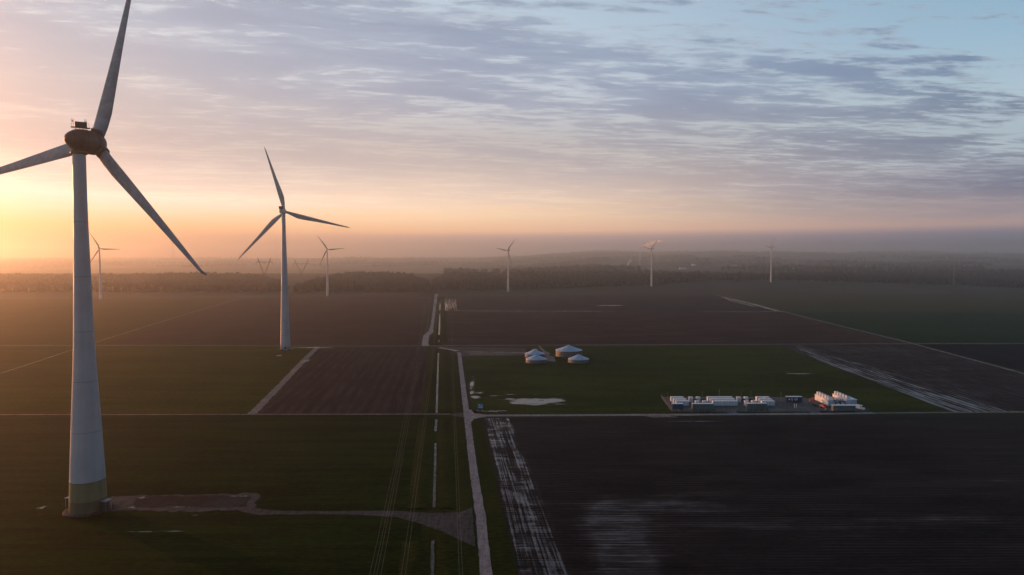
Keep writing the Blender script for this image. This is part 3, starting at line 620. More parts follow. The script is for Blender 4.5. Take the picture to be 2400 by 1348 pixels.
def big_turbine():
    base = G(207.5, 1195); HZ = AD(200, 329, base.y).z; yaw = R(10)
    root = empty('wind_turbine', base, -yaw, 'nearest and largest wind turbine with olive green foot and dark egg shaped nacelle', 'wind turbine')
    tab = [(0,5.65),(10.6,5.25),(27,4.50),(51,3.32),(70,2.72),(98,2.08),(HZ-4.2,1.92)]
    prof = smooth_tab(tab, 60)
    rz = lambda z: interp(prof, z)
    def seg(z0, z1, name, mt, dr=0.0):
        zs = np.linspace(z0, z1, max(3, int((z1-z0)/2)+2))
        return MB().lathe([(rz(z)+dr, z) for z in zs], 64, caps=False).build(name, mt, root)
    MB().lathe([(7.3,0),(7.3,.35),(7.15,.45),(6.2,.5)], 64).build('foundation_ring', M['gravel'], root)
    seg(.4, 4.1, 'tower_foot', M['olive2']); seg(4.1, 10.4, 'tower_base', M['olive']); seg(10.4, HZ-4.0, 'tower', M['tower'])
    for z in (4.1, 10.4, 26.8, 43.5, 60.0, 78.0, 96.0):
        MB().lathe([(rz(z)+.01, z-.10), (rz(z)+.05, z-.07), (rz(z)+.05, z+.07), (rz(z)+.01, z+.10)], 64, caps=False).build('joint_ring', M['steel'] if z > 11 else M['olive2'], root)
    for a, nm in ((R(-12)+yaw, 'r'), (R(168)+yaw, 'l')):       # canopies over the two side doors
        d = empty_part('door_canopy', root, (0,0,0), a)
        MB().box((7.05, 0, 3.75), (2.3, 2.6, .22)).build('canopy_roof', M['steel'], d)
        MB().box((6.75, 0, 1.95), (1.2, 1.8, 3.3)).build('door_box', M['dark'], d)
        for s in (-1, 1): MB().bar((7.9, s*1.1, .3), (7.9, s*1.1, 3.7), .07).build('post', M['steel'], d)
    # nacelle and spinner
    nac = smooth_tab([(-5.3,0.02),(-5.1,.55),(-4.3,1.55),(-2.8,2.6),(-.6,3.5),(1.8,3.9),(4.4,3.95)], 26)
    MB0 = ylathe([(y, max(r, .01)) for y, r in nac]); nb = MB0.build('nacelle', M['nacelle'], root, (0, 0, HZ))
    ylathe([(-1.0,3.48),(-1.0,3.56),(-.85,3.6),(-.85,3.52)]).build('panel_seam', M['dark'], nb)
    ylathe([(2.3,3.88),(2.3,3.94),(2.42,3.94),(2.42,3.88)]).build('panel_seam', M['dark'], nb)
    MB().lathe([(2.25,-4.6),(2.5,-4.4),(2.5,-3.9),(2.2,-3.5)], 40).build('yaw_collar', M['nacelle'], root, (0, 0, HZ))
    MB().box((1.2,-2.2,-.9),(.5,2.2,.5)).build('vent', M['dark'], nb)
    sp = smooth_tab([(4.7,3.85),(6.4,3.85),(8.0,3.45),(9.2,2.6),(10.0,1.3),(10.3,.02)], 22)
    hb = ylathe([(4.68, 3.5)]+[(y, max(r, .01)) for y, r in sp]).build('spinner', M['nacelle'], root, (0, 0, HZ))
    hy = 6.9
    ch = [(0,4.3),(.05,4.75),(.14,4.9),(.28,4.2),(.5,3.1),(.75,2.0),(.95,1.15),(.985,.8),(1,.35)]
    th = [(0,2.6),(.1,1.7),(.3,1.0),(.6,.55),(1,.12)]
    le = [(0,-1.9),(.14,-1.75),(.5,-1.15),(1,-.35)]
    bm = blade_mb(60.0, ch, th, le, 3.4, tipbend=1.0, n=56)
    bl = bm.build('blade', M['blade'], root, (0, hy, HZ)); angs = (R(17.2), R(137.4), R(257))
    cuff = MB().lathe([(2.15,2.6),(2.15,4.6),(2.0,4.9)], 28)
    for i, a in enumerate(angs):
        o = bl if i == 0 else copy_tree(bl, root); o.rotation_euler = (0, a, 0)
        c = cuff.build('blade_cuff', M['nacelle'], hb, (0, hy, 0), (0, a, 0))
        if i == 0:
            for r, w in ((17, 4.9), (25, 4.3)): pass
    # cooler and light cages on the roof
    cz = HZ+4.1
    ck = empty_part('roof_cooler', root, (0, .9, cz-.2), R(45))
    MB().box((0,0,.35),(5.4,2.2,.12)).build('platform', M['dark'], ck)
    bev(MB().box((.1,0,1.32),(3.4,1.8,1.7)).build('cooler_box', M['dark'], ck), .12)
    for x in (-1.5,-.5,.6,1.6): MB().bar((x,-.7,-.35),(x+.3,.6,.4),.10).build('strut', M['dark'], ck)
    for x in (-2.25, 1.35):
        cg = MB()
        for dx in (-.32, .32): cg.bar((x+dx, -.9, .4), (x+dx, -.9, 2.7), .045)
        for z in (1.2, 1.9, 2.5): cg.bar((x-.32,-.9,z),(x+.32,-.9,z),.035)
        pts = [(x+.32*math.cos(t), -.9, 2.7+.42*math.sin(t)) for t in np.linspace(0, math.pi, 8)]
        cg.path(pts, .04).build('light_cage', M['dark'], ck)
        MB().lathe([(.14,1.9),(.18,2.0),(.18,2.3),(.1,2.42)],10,c=(x,-.9,0)).build('warning_light', M['red'], ck)
    MB().bar((2.55,-.5,.4),(2.2,-.5,1.9),.04).build('wind_vane', M['dark'], ck)
def empty_part(name, parent, loc, rz=0.0):
    o = bpy.data.objects.new(name, None); COL.objects.link(o); o.parent = parent; o.location = loc; o.rotation_euler = (0,0,rz); return o
big_turbine()

CH = [(0,.038),(.03,.038),(.1,.055),(.2,.074),(.3,.068),(.5,.048),(.75,.030),(.95,.015),(1,.004)]
TH = [(0,.038),(.05,.036),(.15,.025),(.3,.016),(.6,.009),(1,.002)]
LE = [(0,-.019),(.2,-.019),(1,-.008)]
def std_turbine(RR, HH, r0, r1, label, far, loc, yaw, ph, nb=(3.8, 11.5, 4.0)):
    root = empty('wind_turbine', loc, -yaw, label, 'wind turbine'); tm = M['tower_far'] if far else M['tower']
    top = HH-nb[2]*.5
    prof = [(r0+(r1-r0)*(1-(1-s)**1.25), top*s) for s in np.linspace(0, 1, 24)]
    MB().lathe(prof, 32).build('tower', tm, root)
    MB().lathe([(r0*1.5,0),(r0*1.5,.4),(r0*1.05,.6)],32).build('foundation_ring', M['gravel'], root)
    for s in ((.17, .34, .52) if far else (.11, .22, .445, .7)):
        r = interp([(z, q) for q, z in prof], top*s)
        MB().lathe([(r+.01, top*s-.12),(r+.07, top*s-.09),(r+.07, top*s+.09),(r+.01, top*s+.12)],32,caps=False).build('joint_ring', M['steel'], root)
    MB().box((1.2,-r0-.1,2.1),(1.3,.7,2.6)).build('door', M['dark'], root)
    MB().box((1.9,-r0-1.0,.7),(2.6,1.6,1.2)).build('door_steps', M['steel'], root)
    w, l, h = nb
    nc = MB().box((0, -l*.5+w*.9, HH), (w, l, h), taper=.92).build('nacelle', tm, root); bev(nc, w*.16, 3)
    bev(MB().box((0, -l*.5+w*.1-l*.22, HH+h*.5+w*.22), (w*.95, w*.6, w*.62)).build('cooler', M['dark'], root), .08)
    ov = 4.0*w/3.8
    ylathe([(ov-2.0*w/3.8, w*.40), (ov-.9, w*.47), (ov+.5, w*.45), (ov+1.5, w*.33), (ov+2.3, w*.12), (ov+2.4, .01)], 24).build('hub', tm, root, (0, 0, HH))
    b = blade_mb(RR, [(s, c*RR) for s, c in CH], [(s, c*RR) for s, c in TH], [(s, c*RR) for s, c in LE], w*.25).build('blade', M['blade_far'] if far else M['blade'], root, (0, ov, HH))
    for i in range(3):
        o = b if i == 0 else copy_tree(b, root); o.rotation_euler = (0, ph+i*2*math.pi/3, 0)
    return root
std_turbine(61.5, 127.0, 4.6, 1.6, 'second nearest wind turbine, white, standing by the slanting track and small tilled field', False, G(669,820), R(-4), R(104))
SM = (2.6, 8.0, 2.8)
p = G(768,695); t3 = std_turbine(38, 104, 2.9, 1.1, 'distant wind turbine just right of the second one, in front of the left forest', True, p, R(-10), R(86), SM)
def place(px, py, Y, yaw, ph, label, sc=1.0):
    o = copy_tree(t3); q = AD(px, py, Y) if Y else G(px, py); o.location = q; o.rotation_euler = (0, 0, -yaw); o['label'] = label; o.scale = (sc,)*3
    k = 0
    for c in o.children:
        if c.name.split('.')[0] == 'blade': c.rotation_euler = (0, ph+k*2*math.pi/3, 0); k += 1
    return o
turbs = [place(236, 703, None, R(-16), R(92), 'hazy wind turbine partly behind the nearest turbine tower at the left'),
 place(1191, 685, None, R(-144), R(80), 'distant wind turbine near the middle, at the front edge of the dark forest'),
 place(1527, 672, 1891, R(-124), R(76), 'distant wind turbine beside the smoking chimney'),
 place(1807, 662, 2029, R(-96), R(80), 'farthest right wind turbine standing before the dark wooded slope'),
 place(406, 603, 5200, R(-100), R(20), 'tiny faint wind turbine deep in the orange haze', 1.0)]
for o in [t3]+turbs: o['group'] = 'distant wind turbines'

# ------------------------------------------------------------------ pylons and power lines
def lattice(mb, a, b, w0, w1, n, r=.12):
    """four-legged lattice mast between two points"""
    a = Vector(a); b = Vector(b); d = (b-a).normalized(); u = Vector((0,1,0)); u = (u-d*u.dot(d)).normalized(); w = d.cross(u)
    cs = []
    for i in range(n+1):
        s = i/n; c = a.lerp(b, s); h = (w0+(w1-w0)*s)/2
        cs.append([c+u*h+w*h, c-u*h+w*h, c-u*h-w*h, c+u*h-w*h])
    for i in range(n):
        for k in range(4):
            mb.bar(cs[i][k], cs[i+1][k], r, 4); mb.bar(cs[i][k], cs[i+1][(k+1)%4], r*.7, 4)
    return mb
def pylon(loc, rz, label, H=70, arm=20, scale=1.0, horns=8.0):
    root = empty('electricity_pylon', loc, rz, label, 'pylon', 'high voltage pylons')
    k = scale
    lattice(MB(), (0,0,0), (0,0,H*.62), 7.5*k, 2.6*k, 9, .10*k).build('mast', M['pylon'], root)
    for s in (-1, 1):
        lattice(MB(), (s*.8, 0, H*.60), (s*arm*.62, 0, H), 1.8*k, 1.3*k, 6, .10*k).build('arm', M['pylon'], root)
        lattice(MB(), (s*arm*.62, 0, H), (s*(arm*.62+horns*.35), 0, H+horns), 1.2*k, .5*k, 2, .12*k).build('horn', M['pylon'], root)
    lattice(MB(), (-arm, 0, H), (arm, 0, H), 1.5*k, 1.5*k, 10, .09*k).build('crossarm', M['pylon'], root)
    for x in (-arm, 0, arm):
        MB().bar((x,0,H-.6),(x,0,H-4.5*k),.16*k).build('insulator', M['dark'], root)
    return root
pylon(AD(620.5, 690, 1480)*1, R(6), 'pylon with a wide V top, left of the second wind turbine at the forest', 70, 17, 1.5, 9)
o = pylon(AD(707, 672, 1900), R(6), 'pylon between the second and third wind turbines with its legs in the forest gap', 64, 23, 1.5, 12)
PY = AD(1028, 690, 800); PY.z = 0
pylon(PY, R(6), 'low dark pylon over the far ditch carrying the foreground cables', 38, 14.5, 1.0, 3)
q = AD(1646, 640, 2600); q.z = terrain(q.x, q.y); pylon(q, R(15), 'faint pylon among the hazy woods left of the farthest right turbine', 66, 36, 1.8, 4)
q = AD(1785, 620, 3000); q.z = terrain(q.x, q.y)-4; pylon(q, R(15), 'faint pylon in the haze just left of the farthest right turbine', 70, 30, 1.8, 4)
rt = empty('lattice_mast', AD(2235, 673, 1980), 0, 'slender lattice mast standing before the dark woods at the far right', 'mast')
lattice(MB(), (0,0,0), (0,0,52), 3.4, 1.0, 12, .16).build('mast', M['steel'], rt)
MB().bar((0,0,52),(0,0,60),.16).build('antenna', M['steel'], rt)
MB().box((.6,-.8,50),(1.4,.5,2.6)).build('panel_antenna', M['white'], rt)
def cable(xa, xb, za, label, dx=.45):
    root = empty('power_cable', (0,0,0), 0, label, 'power cable', 'overhead power cables')
    y0, y1 = -150.0, 800.0
    for s in (-1, 1):
        pts = []
        for i in range(61):
            t = i/60; y = y0+(y1-y0)*t; k = 2*t-1
            pts.append((xa+(xb-xa)*(y-116)/(800-116)+s*dx, y, za-20*(1-k*k)))
        mb = MB(); v = []; f = []
        for i, q in enumerate(pts):
            for j in range(5): a = 2*math.pi*j/5; v.append((q[0]+.017*math.cos(a), q[1], q[2]+.017*math.sin(a)))
            if i:
                for j in range(5): f.append(((i-1)*5+j, (i-1)*5+(j+1)%5, i*5+(j+1)%5, i*5+j))
        mb.add(v, f, True).build('wire', M['cable'], root)
pc = PY.x
cable(-27.0, pc-16.5, 33.5, 'leftmost twin overhead cable crossing the foreground wheat')
cable(-25.5, pc-15.0, 33.5, 'twin overhead cable running close beside the leftmost one')
cable(-20.6, pc-1.0, 33.5, 'middle twin overhead cable between the leftmost pair and the ditch')
cable(-8.4, pc+14.5, 33.5, 'rightmost twin overhead cable passing over the grass strip by the road', .35)

# ------------------------------------------------------------------ tanks
def tank(px_apex, D, rad, wall, rise, label):
    X = (px_apex-1200)/1600*D
    root = empty('storage_tank', (X, D, 0), 0, label, 'storage tank', 'round storage tanks')
    prof = []; seg = 72; v = []
    for z in (0, wall*.33, wall*.66, wall):
        for i in range(seg):
            a = 2*math.pi*i/seg; r = rad-(.10 if i % 2 else 0.0); v.append((r*math.cos(a), r*math.sin(a), z+.1))
    f = [(j*seg+i, j*seg+(i+1)%seg, (j+1)*seg+(i+1)%seg, (j+1)*seg+i) for j in range(3) for i in range(seg)]
    MB().add(v, f).build('wall', M['tank'], root)
    for z in (wall*.35, wall*.7): MB().lathe([(rad,z-.12),(rad+.10,z-.1),(rad+.10,z+.1),(rad,z+.12)],72,caps=False).build('hoop', M['steel'], root)
    rr = [(rad+.35, wall-.15),(rad+.35, wall+.12)]+[((rad+.3)*(1-s), wall+.12+rise*(s**1.12)) for s in np.linspace(0.02,.97,9)]+[(.05, wall+rise+.12)]
    MB().lathe(rr, 24, smooth=False).build('roof', M['roof'], root)
    MB().lathe([(rad+1.2,0),(rad+1.2,.16),(rad+.2,.18)],48).build('plinth', M['gravel'], root)
    MB().lathe([(.4,0),(.4,.5),(.2,.6)],12,c=(0,0,wall+rise)).build('roof_vent', M['steel'], root)
    a = R(-75); lx, ly = (rad+.5)*math.cos(a), (rad+.5)*math.sin(a); lad = MB()
    for s in (-.25, .25): lad.bar((lx+s, ly, 0),(lx+s, ly, wall+1.1),.05,4)
    for z in np.arange(.4, wall+.9, .4): lad.bar((lx-.25,ly,z),(lx+.25,ly,z),.035,4)
    lad.build('ladder', M['dark'], root)
    return root
tank(1333.8, 586, 11.3, 5.2, 4.2, 'largest round tank with pale blue conical roof, right back')
tank(1356.9, 550, 8.2, 2.9, 3.6, 'small round tank in front of the largest tank')
tank(1257, 549, 8.3, 3.0, 3.6, 'front one of the two small round tanks at the left')
tank(1253.3, 580, 8.2, 3.0, 3.5, 'rear one of the two small round tanks at the left, partly hidden')
q = G(1323.5, 842); r_ = empty('vent_mast', q, 0, 'thin dark mast in front of the largest tank wall', 'mast')
MB().bar((0,0,0),(0,0,6.2),.14).build('pole', M['dark'], r_); MB().box((0,0,5.6),(1.5,.2,.2)).build('crosspiece', M['dark'], r_)
blob('yard', [(1272,836),(1285,833),(1300,838),(1303,846),(1296,848),(1280,845),(1268,842)], 'pale concrete apron between the small tanks and the largest tank', 'track', jit=1.5, sub=2, z=.105)
blob('track', [(1262,811.5),(1266,811.5),(1277,822),(1290,829),(1286,834),(1268,832),(1272,824)], 'pale vehicle track curling from the back track to the tanks', 'track', jit=1.2, sub=2, z=.107)
blob('puddle', [(1244,819),(1258,818),(1262,821),(1250,825)], 'small pale puddle behind the two left tanks', 'puddle', jit=1, sub=1.5, z=.109)
for px, py, s, lb in ((1238,826,2.4,'dark bush behind the rear left tank'),(1369,841,2.6,'dark bush right of the largest tank'),(1031.5,796,3.0,'dark shrub at the ditch crossing'),(1244,847,1.8,'low dark bush left of the front left tank'),(1088,808,1.8,'dark shrub on the back track by the crossing')):
    q = G(px, py); bs = empty('bush', q, 0, lb, 'bush'); mb = MB(); rnd = random.Random(int(px))
    for _ in range(420):
        d = Vector((rnd.gauss(0,1), rnd.gauss(0,1), abs(rnd.gauss(0,1)))).normalized()*s*rnd.uniform(.45,1)*(1+.3*rnd.random()); d.z *= .85
        e1 = Vector((rnd.uniform(-1,1),rnd.uniform(-1,1),rnd.uniform(-1,1)))*.38; e2 = Vector((rnd.uniform(-1,1),rnd.uniform(-1,1),rnd.uniform(-1,1)))*.38
        mb.add([d, d+e1, d+e2], [(0,1,2)])
    M.setdefault('leaf', paint('dark_twigs', (0.035,0.036,0.022), .9, .3, .1, 1.0)); mb.build('foliage', M['leaf'], bs)
    MB().bar((0,0,0),(0,0,s*.8),.12).build('stem', M['wood'], bs)
# dark pole by the crossing
q = G(1078.5, 836); r_ = empty('utility_pole', q, 0, 'dark pole standing at the far end of the concrete road', 'pole')
MB().bar((0,0,0),(0,0,8.2),.2).build('pole', M['dark'], r_); MB().box((0,0,7.7),(2.6,.2,.25)).build('crossarm', M['dark'], r_)

# blue board
q = G(1126, 966); r_ = empty('sign_board', (q.x, q.y, 0), 0, 'blue information board on two posts beside the road crossing', 'sign')
for s in (-.95, .95): MB().bar((s,.08,0),(s,.08,4.4),.07).build('post', M['wood'], r_)
pn = MB().box((0,0,3.35),(2.75,.08,2.3)).build('panel', M['signblue'], r_)
mb = MB(); pts = [(-.55+.33*math.cos(t), -.047, 4.0+.33*math.sin(t)) for t in np.linspace(0, 2*math.pi, 20)[:-1]]
mb.add(pts, [tuple(range(19))]); mb.build('emblem', M['signwhite'], pn)
MB().box((.35,-.05,3.35),(1.6,.01,.16)).build('stripe', M['signwhite'], pn)
mb = MB()
for r0 in range(2):
    x = -1.2
    while x < 1.1:
        w = .12+.1*random.random(); mb.box((x+w/2,-.05,2.72-.3*r0),(w,.01,.16)); x += w+.09
mb.build('lettering', M['signwhite'], pn)

# ------------------------------------------------------------------ battery yard
sheet('yard', [(1549,931),(1573,964.5),(1699,965),(1712,971),(1733,971),(1727,965),(1898,965),(1902,971),(1930,971),(1920,964),(2034,965),(2012,952),(1990,938),(1870,933),(1800,930)], 0.10, M['yard'], 'grey gravel floor of the battery yard', jitter=.5, sub=2)
def W(px, py):
    g = G(px, py); return g
def container(px0, px1, pyb, h, w, mt, name, label, cat, group, doors=0, dmt=None, corrug=True):
    a = W(px0, pyb); b = W(px1, pyb); L_ = b.x-a.x
    root = empty(name, (a.x, a.y, .12), 0, label, cat, group)
    bd = bev(MB().box((L_/2, w/2, h/2+.15), (L_, w, h)).build('body', mt, root), .04)
    MB().box((L_/2, w/2, h+.21), (L_+.12, w+.12, .12)).build('roof', M['white'], root)
    MB().box((L_/2, w/2, .07), (L_-.2, w-.2, .14)).build('skid', M['dark'], root)
    if doors:
        first = None; dw = L_/doors
        for i in range(doors):
            if first is None:
                first = MB().box((0,0,0), (dw*.86, .05, h*.86)).build('door', dmt or M['white2'], root); o = first
            else: o = first.copy(); COL.objects.link(o); o.parent = root
            o.location = (dw*(i+.5), -.028, h/2+.15)
        MB().box((-.02, w/2, h/2+.15), (.04, w*.8, h*.8)).build('end_door', M['white'] if mt is M['white'] else mt, root)
    elif corrug:
        first = None
        n = int(L_/1.0)
        for i in range(n):
            if first is None:
                first = MB().box((0,0,0), (L_/n*.5, .06, h*.86)).build('panel', mt, root); o = first
            else: o = first.copy(); COL.objects.link(o); o.parent = root
            o.location = (L_/n*(i+.5), -.03, h/2+.15)
    return root
gb = 'white battery containers'
rows = [('front', 0), ('middle', 1), ('rear', 2)]
for rn, k in rows:
    y = 951.9-4.85*k; dx = -6.0*k
    container(1585+dx, 1614.5+dx, y, 2.45, 2.5, M['white'], 'battery_container', 'white battery container, %s one of the three in the left block' % rn, 'container', gb, 4)
    container(1671+dx, 1699.6+dx, y, 2.45, 2.5, M['white'], 'battery_container', 'white battery container, %s row of the central block, left end' % rn, 'container', gb, 4)
    container(1700.6+dx, 1729+dx, y, 2.45, 2.5, M['white'], 'battery_container', 'white battery container, %s row of the central block, right end' % rn, 'container', gb, 4)
    container(1786+dx, 1816+dx, y, 2.45, 2.5, M['white'], 'battery_container', 'white battery container, %s one of the three in the right block' % rn, 'container', gb, 4)
container(1623.4, 1673, 960.9, 3.05, 2.5, M['teal'], 'shipping_container', 'long grey green container in front of the central white block', 'container', 'grey green containers')
container(1751, 1798.5, 960.2, 3.05, 2.5, M['teal'], 'shipping_container', 'long grey green container in front of the right white block', 'container', 'grey green containers')
container(1953, 2005.3, 964.9, 3.05, 2.5, M['teal'], 'shipping_container', 'long grey green container in front of the cooling units', 'container', 'grey green containers')
container(1576, 1602, 960.0, 2.8, 2.5, M['blue'], 'shipping_container', 'short dark blue container at the left end of the yard', 'container', None)
of = container(1844, 1880.5, 943.4, 2.9, 2.6, M['navy'], 'office_container', 'dark navy office container with white emblems', 'container', None, corrug=False)
mb = MB(); mb.add([(1.45+.5*math.cos(t), -.03, 1.7+.5*math.sin(t)) for t in np.linspace(0, 2*math.pi, 21)[:-1]], [tuple(range(20))]); mb.build('emblem', M['signwhite'], of)
mb = MB(); mb.add([(2.95+.34*math.cos(t), -.03, 2.0+.34*math.sin(t)) for t in np.linspace(0, 2*math.pi, 17)[:-1]], [tuple(range(16))]); mb.box((3.1,-.03,1.3),(.36,.02,1.0)); mb.build('emblem', M['signwhite'], of)
pw = MB().box((5.35,-.03,1.75),(1.7,.03,1.1)).build('poster', M['signwhite'], of); MB().box((5.15,-.055,1.85),(.9,.02,.5)).build('picture', M['navy'], pw); MB().box((5.8,-.055,1.55),(.35,.02,.35)).build('picture', M['red'], pw)
MB().box((8.3,-.03,1.25),(.9,.05,2.1)).build('door', M['blue'], of)
# power cabinets with their transformers
for i, (px, py, lb) in enumerate(((1616,943,'rear left of the central block'),(1633.3,943,'rear, close to the central white block'),(1728.6,943,'rear, right of the central white block'),(1746,943,'rear, close to the right white block'),(1630.5,952.5,'front left, behind the long grey green container'),(1648,952.5,'front, behind the middle of the long grey green container'),(1746.5,952.5,'front, at the left end of the right grey green container'),(1763.5,952.5,'front, behind the middle of the right grey green container'))):
    a = W(px, py); root = empty('power_cabinet', (a.x, a.y, .12), 0, 'white upright power cabinet, '+lb, 'cabinet', 'white power cabinets')
    bev(MB().box((1,1.2,1.35),(2.0,2.3,2.7)).build('body', M['white'], root), .05)
    MB().box((1,1.2,2.76),(2.2,2.5,.1)).build('roof', M['white'], root)
    MB().box((1,-.0,1.3),(1.5,.1,2.2)).build('door', M['white2'], root)
    t_ = empty('transformer', (a.x+2.7, a.y-.2, .12), 0, 'dark finned transformer beside the cabinet '+lb.replace('the right grey green','the right').replace('the long grey green container','the grey container'), 'transformer', 'dark transformers')
    MB().box((1.0,1.0,.95),(1.7,1.3,1.7)).build('tank', M['dark'], t_)
    fb = None
    for j in range(7):
        if fb is None: fb = MB().box((0,0,0),(.07,.55,1.3)).build('fin', M['dark'], t_); o = fb
        else: o = fb.copy(); COL.objects.link(o); o.parent = t_
        o.location = (.35+j*.22, .1, .95)
    for j in range(3): MB().bar((.5+j*.5,1,1.8),(.5+j*.5,1,2.25),.09).build('bushing', M['steel'], t_)
# cooling units: long modules running away from the camera
def module(px, py, wdt, length, label, boxes=5, hh=3.2, dz=0.0, mt='white'):
    a = W(px, py); root = empty('cooling_unit', (a.x, a.y, .12), R(0.2), label, 'cooling unit', 'white cooling units')
    bev(MB().box((wdt/2, length/2, .35+hh/2),(wdt, length, hh)).build('body', M[mt], root), .05)
    MB().box((wdt/2, length/2, hh+.42),(wdt+.7, length+.5, .16)).build('top_plate', M['white'], root)
    MB().box((wdt/2, length/2, .2),(wdt-.2, length-.4, .35)).build('skid', M['dark'], root)
    n = 5; pn_ = None
    for i in range(n):
        if pn_ is None: pn_ = MB().box((0,0,0),(.10,length/n*.55,hh*.62)).build('side_panel', M['white'], root); o = pn_
        else: o = pn_.copy(); COL.objects.link(o); o.parent = root
        o.location = (-.05, length/n*(i+.5), .35+hh*.56)
    fp = None
    for i in range(3):
        if fp is None: fp = MB().box((0,0,0),(wdt/3*.72,.08,hh*.8)).build('front_panel', M['roof'], root); o = fp
        else: o = fp.copy(); COL.objects.link(o); o.parent = root
        o.location = (wdt/3*(i+.5), -.04, .35+hh*.5)
    for i in range(boxes):
        b = empty_part('fan_housing', root, (wdt*.5, length/boxes*(i+.5), hh+.5))
        bev(MB().box((0,0,.85),(1.9,1.45,1.7)).build('housing', M['white'], b), .06)
        MB().lathe([(.62,1.7),(.62,1.85),(.5,1.87)],16).build('fan_ring', M['steel'], b)
module(1941, 953.2, 2.9, 17, 'left white cooling unit with a row of fan housings on top')
module(1984, 952.0, 2.8, 17, 'right white cooling unit with a row of fan housings on top')
module(1996.5, 952.0, 2.8, 9, 'low pale blue unit at the right end of the cooling units', 0, 3.1, mt='roof')
for px, py, mt, w, d, h, lb in ((1958.5,951.5,'blue',2.6,3.0,2.2,'blue grey machine box between the cooling units, left'),(1969.5,952.0,'navy',2.9,3.4,2.6,'navy machine box between the cooling units, right'),(1950.5,941.5,'white',1.5,2.0,2.2,'small white box behind the left cooling unit'),(1952.6,952.0,'dark',1.2,4.5,3.3,'tall dark cabinet against the left cooling unit')):
    a = W(px, py); root = empty('machine_box', (a.x, a.y, .12), 0, lb, 'machine')
    bev(MB().box((w/2,d/2,h/2),(w,d,h)).build('body', M[mt], root), .06); MB().box((w/2,d/2,h+.06),(w+.1,d+.1,.1)).build('lid', M['steel'], root)
    MB().box((w/2,-.03,h*.5),(w*.7,.05,h*.6)).build('door', M['white2'], root)
    if mt in ('blue','navy'): mb = MB().path([(w*.2,d*.3,h+.1),(w*.2,d*.3,h+.9),(w*.8,d*.5,h+1.0),(w*.9,d*.6,h+.1)],.13).build('pipe', M['dark'], root)
# vehicles
def vehicle(px, py, rz, mt, label, cat, name, L_=4.4, w=1.8, kind='car'):
    a = W(px, py); root = empty(name, (a.x, a.y, .12), rz, label, cat)
    if kind == 'car': prof = [(-2.2,.3),(-2.2,.75),(-2.05,.95),(-1.75,1.4),(-1.45,1.5),(.35,1.5),(1.05,.98),(2.0,.85),(2.2,.6),(2.2,.3)]
    elif kind == 'van': prof = [(-2.6,.35),(-2.6,2.3),(-2.4,2.45),(.9,2.45),(1.3,2.35),(2.0,1.35),(2.6,1.15),(2.7,.8),(2.7,.35)]
    k = L_/ (4.4 if kind == 'car' else 5.3); n = len(prof)
    v = [(x*k, s*(w/2 if z < 1.0 else w/2*.90), z) for s in (-1, 1) for x, z in prof]
    f = [tuple(range(n)), tuple(reversed(range(n, 2*n)))] + [(i, n+i, n+(i+1)%n, (i+1)%n) for i in range(n)]
    b = bev(MB().add(v, f).build('body', M[mt], root), .06, 2)
    if kind == 'car':
        for s in (-1, 1): MB().box((-.5*k, s*(w/2*.90+.0), 1.22),(2.1*k,.05,.36)).build('side_window', M['glass'], root)
        MB().add([(.42*k,-.7,1.46),(.42*k,.7,1.46),(1.06*k,.75,1.02),(1.06*k,-.75,1.02)],[(0,1,2,3)]).build('windscreen', M['glass'], root, (.02,0,.03))
    else:
        MB().add([(1.36*k,-.75,2.27),(1.36*k,.75,2.27),(1.98*k,.8,1.42),(1.98*k,-.8,1.42)],[(0,1,2,3)]).build('windscreen', M['glass'], root, (.03,0,.03))
        for s in (-1, 1): MB().box((1.0*k, s*(w/2*.9+.01), 1.75),(.8*k,.05,.5)).build('side_window', M['glass'], root)
    for x in (-1.35*k, 1.4*k):
        for s in (-1, 1):
            wh = empty_part('wheel', root, (x, s*(w/2-.08), .34)); q = ylathe([(-.1,.01),(-.1,.33),(.1,.33),(.1,.01)],16).build('tyre', M['tyre'], wh); ylathe([(s*.105,.01),(s*.105,.18),(s*.10,.19)],12).build('rim', M['steel'], wh)
    for s in (-1, 1): MB().box((2.2*k if kind == 'car' else 2.66*k, s*w*.34, .72),(.06,.3,.16)).build('headlight', M['signwhite'], root)
    return root
vehicle(2015, 960, R(-58), 'white', 'white van parked at the right end of the yard', 'van', 'parked_van', 5.3, 2.0, 'van')
vehicle(1929.5, 955.5, R(-70), 'red', 'bright red car in front of the left cooling unit', 'car', 'parked_car')
vehicle(1922, 951.5, R(-60), 'teal', 'dark grey green car left of the red one', 'car', 'parked_car')
vehicle(1912, 952.0, R(-50), 'dark', 'black car at the left of the parked row', 'car', 'parked_car', 4.0)
for px, py, h, mt, lb in ((1905,940.5,1.9,'red','small red cabinet on the gravel behind the parked cars'),(1898.7,941.5,1.6,'steel','small grey cabinet left of the red one')):
    a = W(px, py); root = empty('utility_cabinet', (a.x,a.y,.1), 0, lb, 'cabinet'); MB().box((0,0,h/2),(.9,.6,h)).build('body', M[mt], root); MB().box((0,0,h+.05),(1.0,.7,.1)).build('lid', M['steel'], root)
for i, px in enumerate((1862,1866.5)):
    a = W(px, 957); root = empty('gate_post', (a.x,a.y,.1), 0, 'white post in the middle of the right part of the yard, %s one' % ('left','right')[i], 'post'); MB().box((0,0,1.1),(.3,.3,2.2)).build('shaft', M['white'], root); MB().box((0,0,2.25),(.4,.4,.12)).build('cap', M['white'], root)
